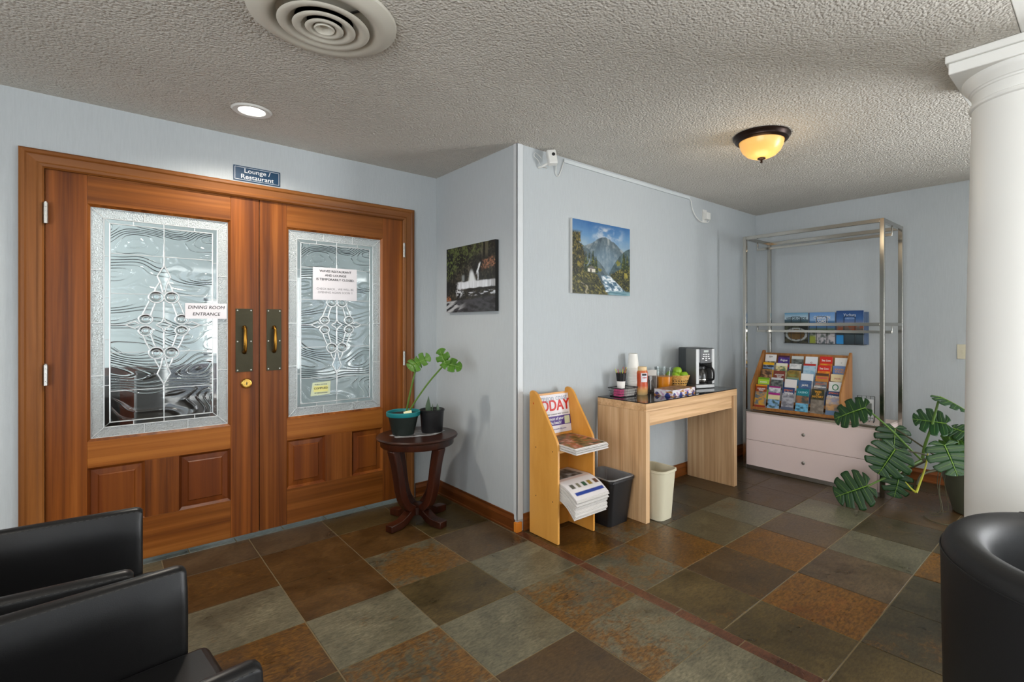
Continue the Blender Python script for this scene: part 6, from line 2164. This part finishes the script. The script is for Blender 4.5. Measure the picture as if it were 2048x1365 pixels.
def mag_img(kind):
    h_, w_ = 48, 36
    v, u = np.mgrid[0:1:h_ * 1j, 0:1:w_ * 1j]
    a = fbm(h_, w_, (6, 6), 300 + kind, 4)
    b = fbm(h_, w_, (12, 9), 310 + kind, 3)
    if kind == 0:
        img = ramp_np(v, [(0, C(90, 150, 186)), (.2, C(196, 214, 222)), (.24, C(60, 92, 112)), (.36, C(64, 74, 58)), (1, C(70, 66, 50))])
        img = mixc(img, ss(v, .36, .42) * ss(b, .45, .6), C(30, 34, 32))
        rr = np.hypot((u - .5) / .42, (v - .72) / .2)
        img = mixc(img, (np.abs(rr - 1) < .12).astype(float) * .8, C(180, 186, 186))
        img = mixc(img, (rr < .85).astype(float) * .7, C(120, 92, 50))
    elif kind == 1:
        img = ramp_np(v, [(0, C(96, 146, 206)), (.25, C(150, 184, 222)), (.30, C(60, 110, 160)), (.45, C(70, 120, 176)), (.55, C(96, 112, 80)), (.8, C(104, 112, 112)), (1, C(80, 90, 96))])
        img = mixc(img, ss(v, .6, .7) * ss(b + u * .2, .5, .7), C(190, 186, 190))
        img = mixc(img, ss(v, .72, .8) * ss(.3 - u, 0, .1), C(140, 150, 60))
    else:
        img = ramp_np(v, [(0, C(30, 66, 120)), (.25, C(60, 104, 164)), (.4, C(120, 130, 160)), (.5, C(110, 96, 84)), (.65, C(70, 86, 92)), (1, C(38, 52, 62))])
        img = mixc(img, ss(v, .4, .48) * ss(.62 - v, 0, .06) * ss(b, .48, .6), C(150, 82, 54))
        img = mixc(img, ((u < .28) & (v > .74)).astype(float), C(48, 140, 206))
    return img


MAGL = ['teal and cream travel guide at the corner end of the wall magazine rack', 'sky blue coast magazine in the middle of the wall magazine rack', 'deep blue night-sky magazine at the column end of the wall magazine rack']
mgm = Matrix.Translation((XD - 0.001, 1.825, 1.118)) @ Matrix.Rotation(R(-90), 4, 'Z')
for i in range(3):
    xc = -WR + 0.117 + i * 0.2345
    for q in range(4):
        shift = (0.010 * q) if i == 2 else 0.002 * q
        loc = mgm @ Vector((xc + shift, -0.050 + q * 0.010, 0.008))
        t = thing('magazine', MAGL[i] if q == 0 else 'spare magazine stacked behind the front one in the ' + ['corner', 'middle', 'column'][i] + ' pocket of the wall rack', 'magazine', loc, R(-90), 'magazines in the wall rack')
        if q == 0:
            put('cover', printed_mesh('cover', mag_img(i), 0.222, 0.292 + (0.012 if i == 2 else 0), 0.006, C(190, 196, 204)), t)
            for (s_, z_, sz, c_) in ((('VISITOR GUIDE', .235, .034, (38, 70, 84)),), (('OREGON\nCOAST', .225, .042, W_),), (('Yachats', .262, .040, (190, 200, 214)), ('OREGON', .232, .022, (150, 176, 214))))[i]:
                lettering(s_, sz, ink(c_), t, (0, -0.0006, z_), FACE_S, bold=0.0008, sx=0.82, line=0.85)
        else:
            MB().box(-0.111, 0, 0, 0.111, 0.006, 0.290).build('cover', mat('magazine_stock', lin(96, 116, 146), 0.4), t)


# ------------------------------------------------------------------ black club armchairs
def armchair(label, loc, rz):
    """front of the arms at local x=0, seat runs towards -x; centre line y=0"""
    t = thing('armchair', label, 'armchair', loc, rz, 'black armchairs by the doors')
    inner, at, depth, ht = 0.258, 0.056, 0.70, 0.652

    def pad(x0, x1, y0, y1, z0, z1, puff, r):
        """upholstered slab: box with rounded edges and slightly domed faces"""
        nx, nz = 14, 14
        mb = MB()
        bm2_ = MB().box(x0, y0, z0, x1, y1, z1)
        return bm2_
    for s in (-1, 1):
        y0, y1 = (inner, inner + at) if s > 0 else (-inner - at, -inner)
        mb = MB()
        # arm: cross-section (y,z) with softly rounded top, swept along x with a rounded front
        sec = []
        yc, hw_ = (y0 + y1) / 2, at / 2
        for k in range(13):
            a = PI * k / 12
            sec.append((yc + (hw_ - 0.006) * math.cos(a), ht - 0.016 + 0.016 * math.sin(a)))
        inn = 0.012
        o_out = [(yc + hw_ + 0.000, 0.30), (yc + hw_ + 0.002, 0.50), (yc + hw_ + 0.002, 0.58), (yc + hw_ - 0.002, 0.615)]
        o_inn = [(yc - hw_ + 0.002, 0.615), (yc - hw_ - 0.002, 0.58), (yc - hw_ - 0.002, 0.50), (yc - hw_, 0.30)]
        if s < 0:      # the inner face is the padded one
            o_out = [(yc + hw_ + 0.004, 0.30), (yc + hw_ + inn, 0.46), (yc + hw_ + inn, 0.55), (yc + hw_ + 0.006, 0.605)]
        else:
            o_inn = [(yc - hw_ - 0.006, 0.605), (yc - hw_ - inn, 0.55), (yc - hw_ - inn, 0.46), (yc - hw_ - 0.004, 0.30)]
        sec = o_out + sec + o_inn + [(yc - hw_, 0.065), (yc + hw_, 0.065)]
        rows = []
        xs_ = [(0.0, 0.80), (-0.006, 0.93), (-0.018, 1.0), (-0.10, 1.0), (-0.3, 1.01), (-0.5, 1.01), (-depth, 1.0)]
        for (xq, sc_) in xs_:
            rows.append([(xq, yc + (py - yc) * sc_, 0.065 + (pz - 0.065) * (1 - (1 - sc_) * 0.10)) for (py, pz) in sec] + [(xq, yc + (sec[0][0] - yc) * sc_, 0.065 + (sec[0][1] - 0.065) * (1 - (1 - sc_) * 0.10))])
        mb.grid(rows)
        n = len(sec)
        mb.add([rows[0][k] for k in range(n)], [tuple(range(n))])
        mb.add([rows[-1][k] for k in range(n)], [tuple(range(n))[::-1]])
        o = mb.build('arm', M_LEATHER, t, smooth=0.9)
        st = MB()
        yy = (y0 + y1) / 2 - (hw_ * 0.86)
        for q in range(42):
            st.box(-0.020 - q * 0.016, yy - 0.0006, ht - 0.0105, -0.011 - q * 0.016, yy + 0.0006, ht - 0.0088)
        st.build('stitching', M_THREAD, o)
    MB().box(-depth, -inner - at + 0.002, 0.065, -depth + 0.14, inner + at - 0.002, 0.76).build('backrest', M_LEATHER, t, bevel=0.03, seg=4)
    MB().box(-depth + 0.14, -inner + 0.001, 0.290, 0.046, inner - 0.001, 0.430).build('seat_cushion', M_LEATHER, t, bevel=0.022, seg=4)
    MB().box(-depth + 0.10, -inner + 0.001, 0.068, -0.004, inner - 0.001, 0.288).build('base', M_LEATHER, t, bevel=0.006)
    for lx in (-0.05, -depth + 0.05):
        for ly in (-inner, inner):
            MB().lathe([(0.018, 0.0), (0.022, 0.066)], 14, (lx, ly, 0)).build('leg', M_BLACKP, t)
    return t


armchair('black leather armchair nearest the camera at the lower left edge', (0.198, 1.392, 0.001), R(6.2))
armchair('black leather armchair just in front of the wooden doors', (0.084, 2.020, 0.001), R(-4.6))

# ------------------------------------------------------------------ black tub chair
tc_ = thing('tub_chair', 'rounded black leather tub chair in front of the white column', 'armchair', (1.778, -0.040, 0.001), R(-70))
# plan: open towards local +x; shell from angle 50 to 310 degrees
A0_, A1_ = R(48), R(312)


def ringpt(a, r, z, sq=1.0):
    return (r * math.cos(a) * sq, r * math.sin(a), z)


secs = [(0.340, 0.06), (0.350, 0.10), (0.358, 0.30), (0.362, 0.55), (0.364, 0.690), (0.362, 0.712), (0.354, 0.730), (0.338, 0.744), (0.315, 0.750), (0.290, 0.744), (0.270, 0.726), (0.258, 0.695), (0.252, 0.60), (0.250, 0.42)]
rows = []
NA = 56
for k in range(NA + 1):
    t_ = k / NA
    a = A0_ + (A1_ - A0_) * t_
    e = min(t_, 1 - t_)
    low = 0.12 * (1 - min(1, e / 0.20)) ** 1.6      # arms dip towards the front
    rows.append([ringpt(a, r, z - low * max(0, (z - 0.42) / 0.33)) for r, z in secs])
mb = MB().grid(rows)
n = len(secs)
mb.add(rows[0], [tuple(range(n))])
mb.add(rows[-1], [tuple(range(n))[::-1]])
sh = mb.build('shell', M_LEATHER2, tc_, smooth=1.0)
sm = MB()
pts = []
for k in range(NA + 1):
    t_ = k / NA
    a = A0_ + (A1_ - A0_) * t_
    e = min(t_, 1 - t_)
    low = 0.12 * (1 - min(1, e / 0.20)) ** 1.6
    z = 0.705
    pts.append(ringpt(a, 0.3645, z - low * (z - 0.42) / 0.33))
sm.tube(pts, 0.0022, 6)
for a in (R(112), R(250)):
    arc = [ringpt(a, r + 0.0006, z + 0.0006) for r, z in secs[4:13]]
    sm.tube(arc, 0.0016, 5)
sm.build('piping', M_LEATHER2, sh)
MB().lathe([(0.0001, 0.30), (0.235, 0.30), (0.248, 0.315), (0.249, 0.40), (0.235, 0.425), (0.0001, 0.44)], 40).build('seat_cushion', M_LEATHER2, tc_)
MB().lathe([(0.0001, 0.045), (0.30, 0.045), (0.30, 0.29), (0.0001, 0.30)], 40).build('base', M_LEATHER2, tc_)
for a in (R(45), R(135), R(225), R(315)):
    MB().lathe([(0.018, 0.0), (0.022, 0.062)], 12, (0.26 * math.cos(a), 0.26 * math.sin(a), 0)).build('leg', M_BLACKP, tc_)
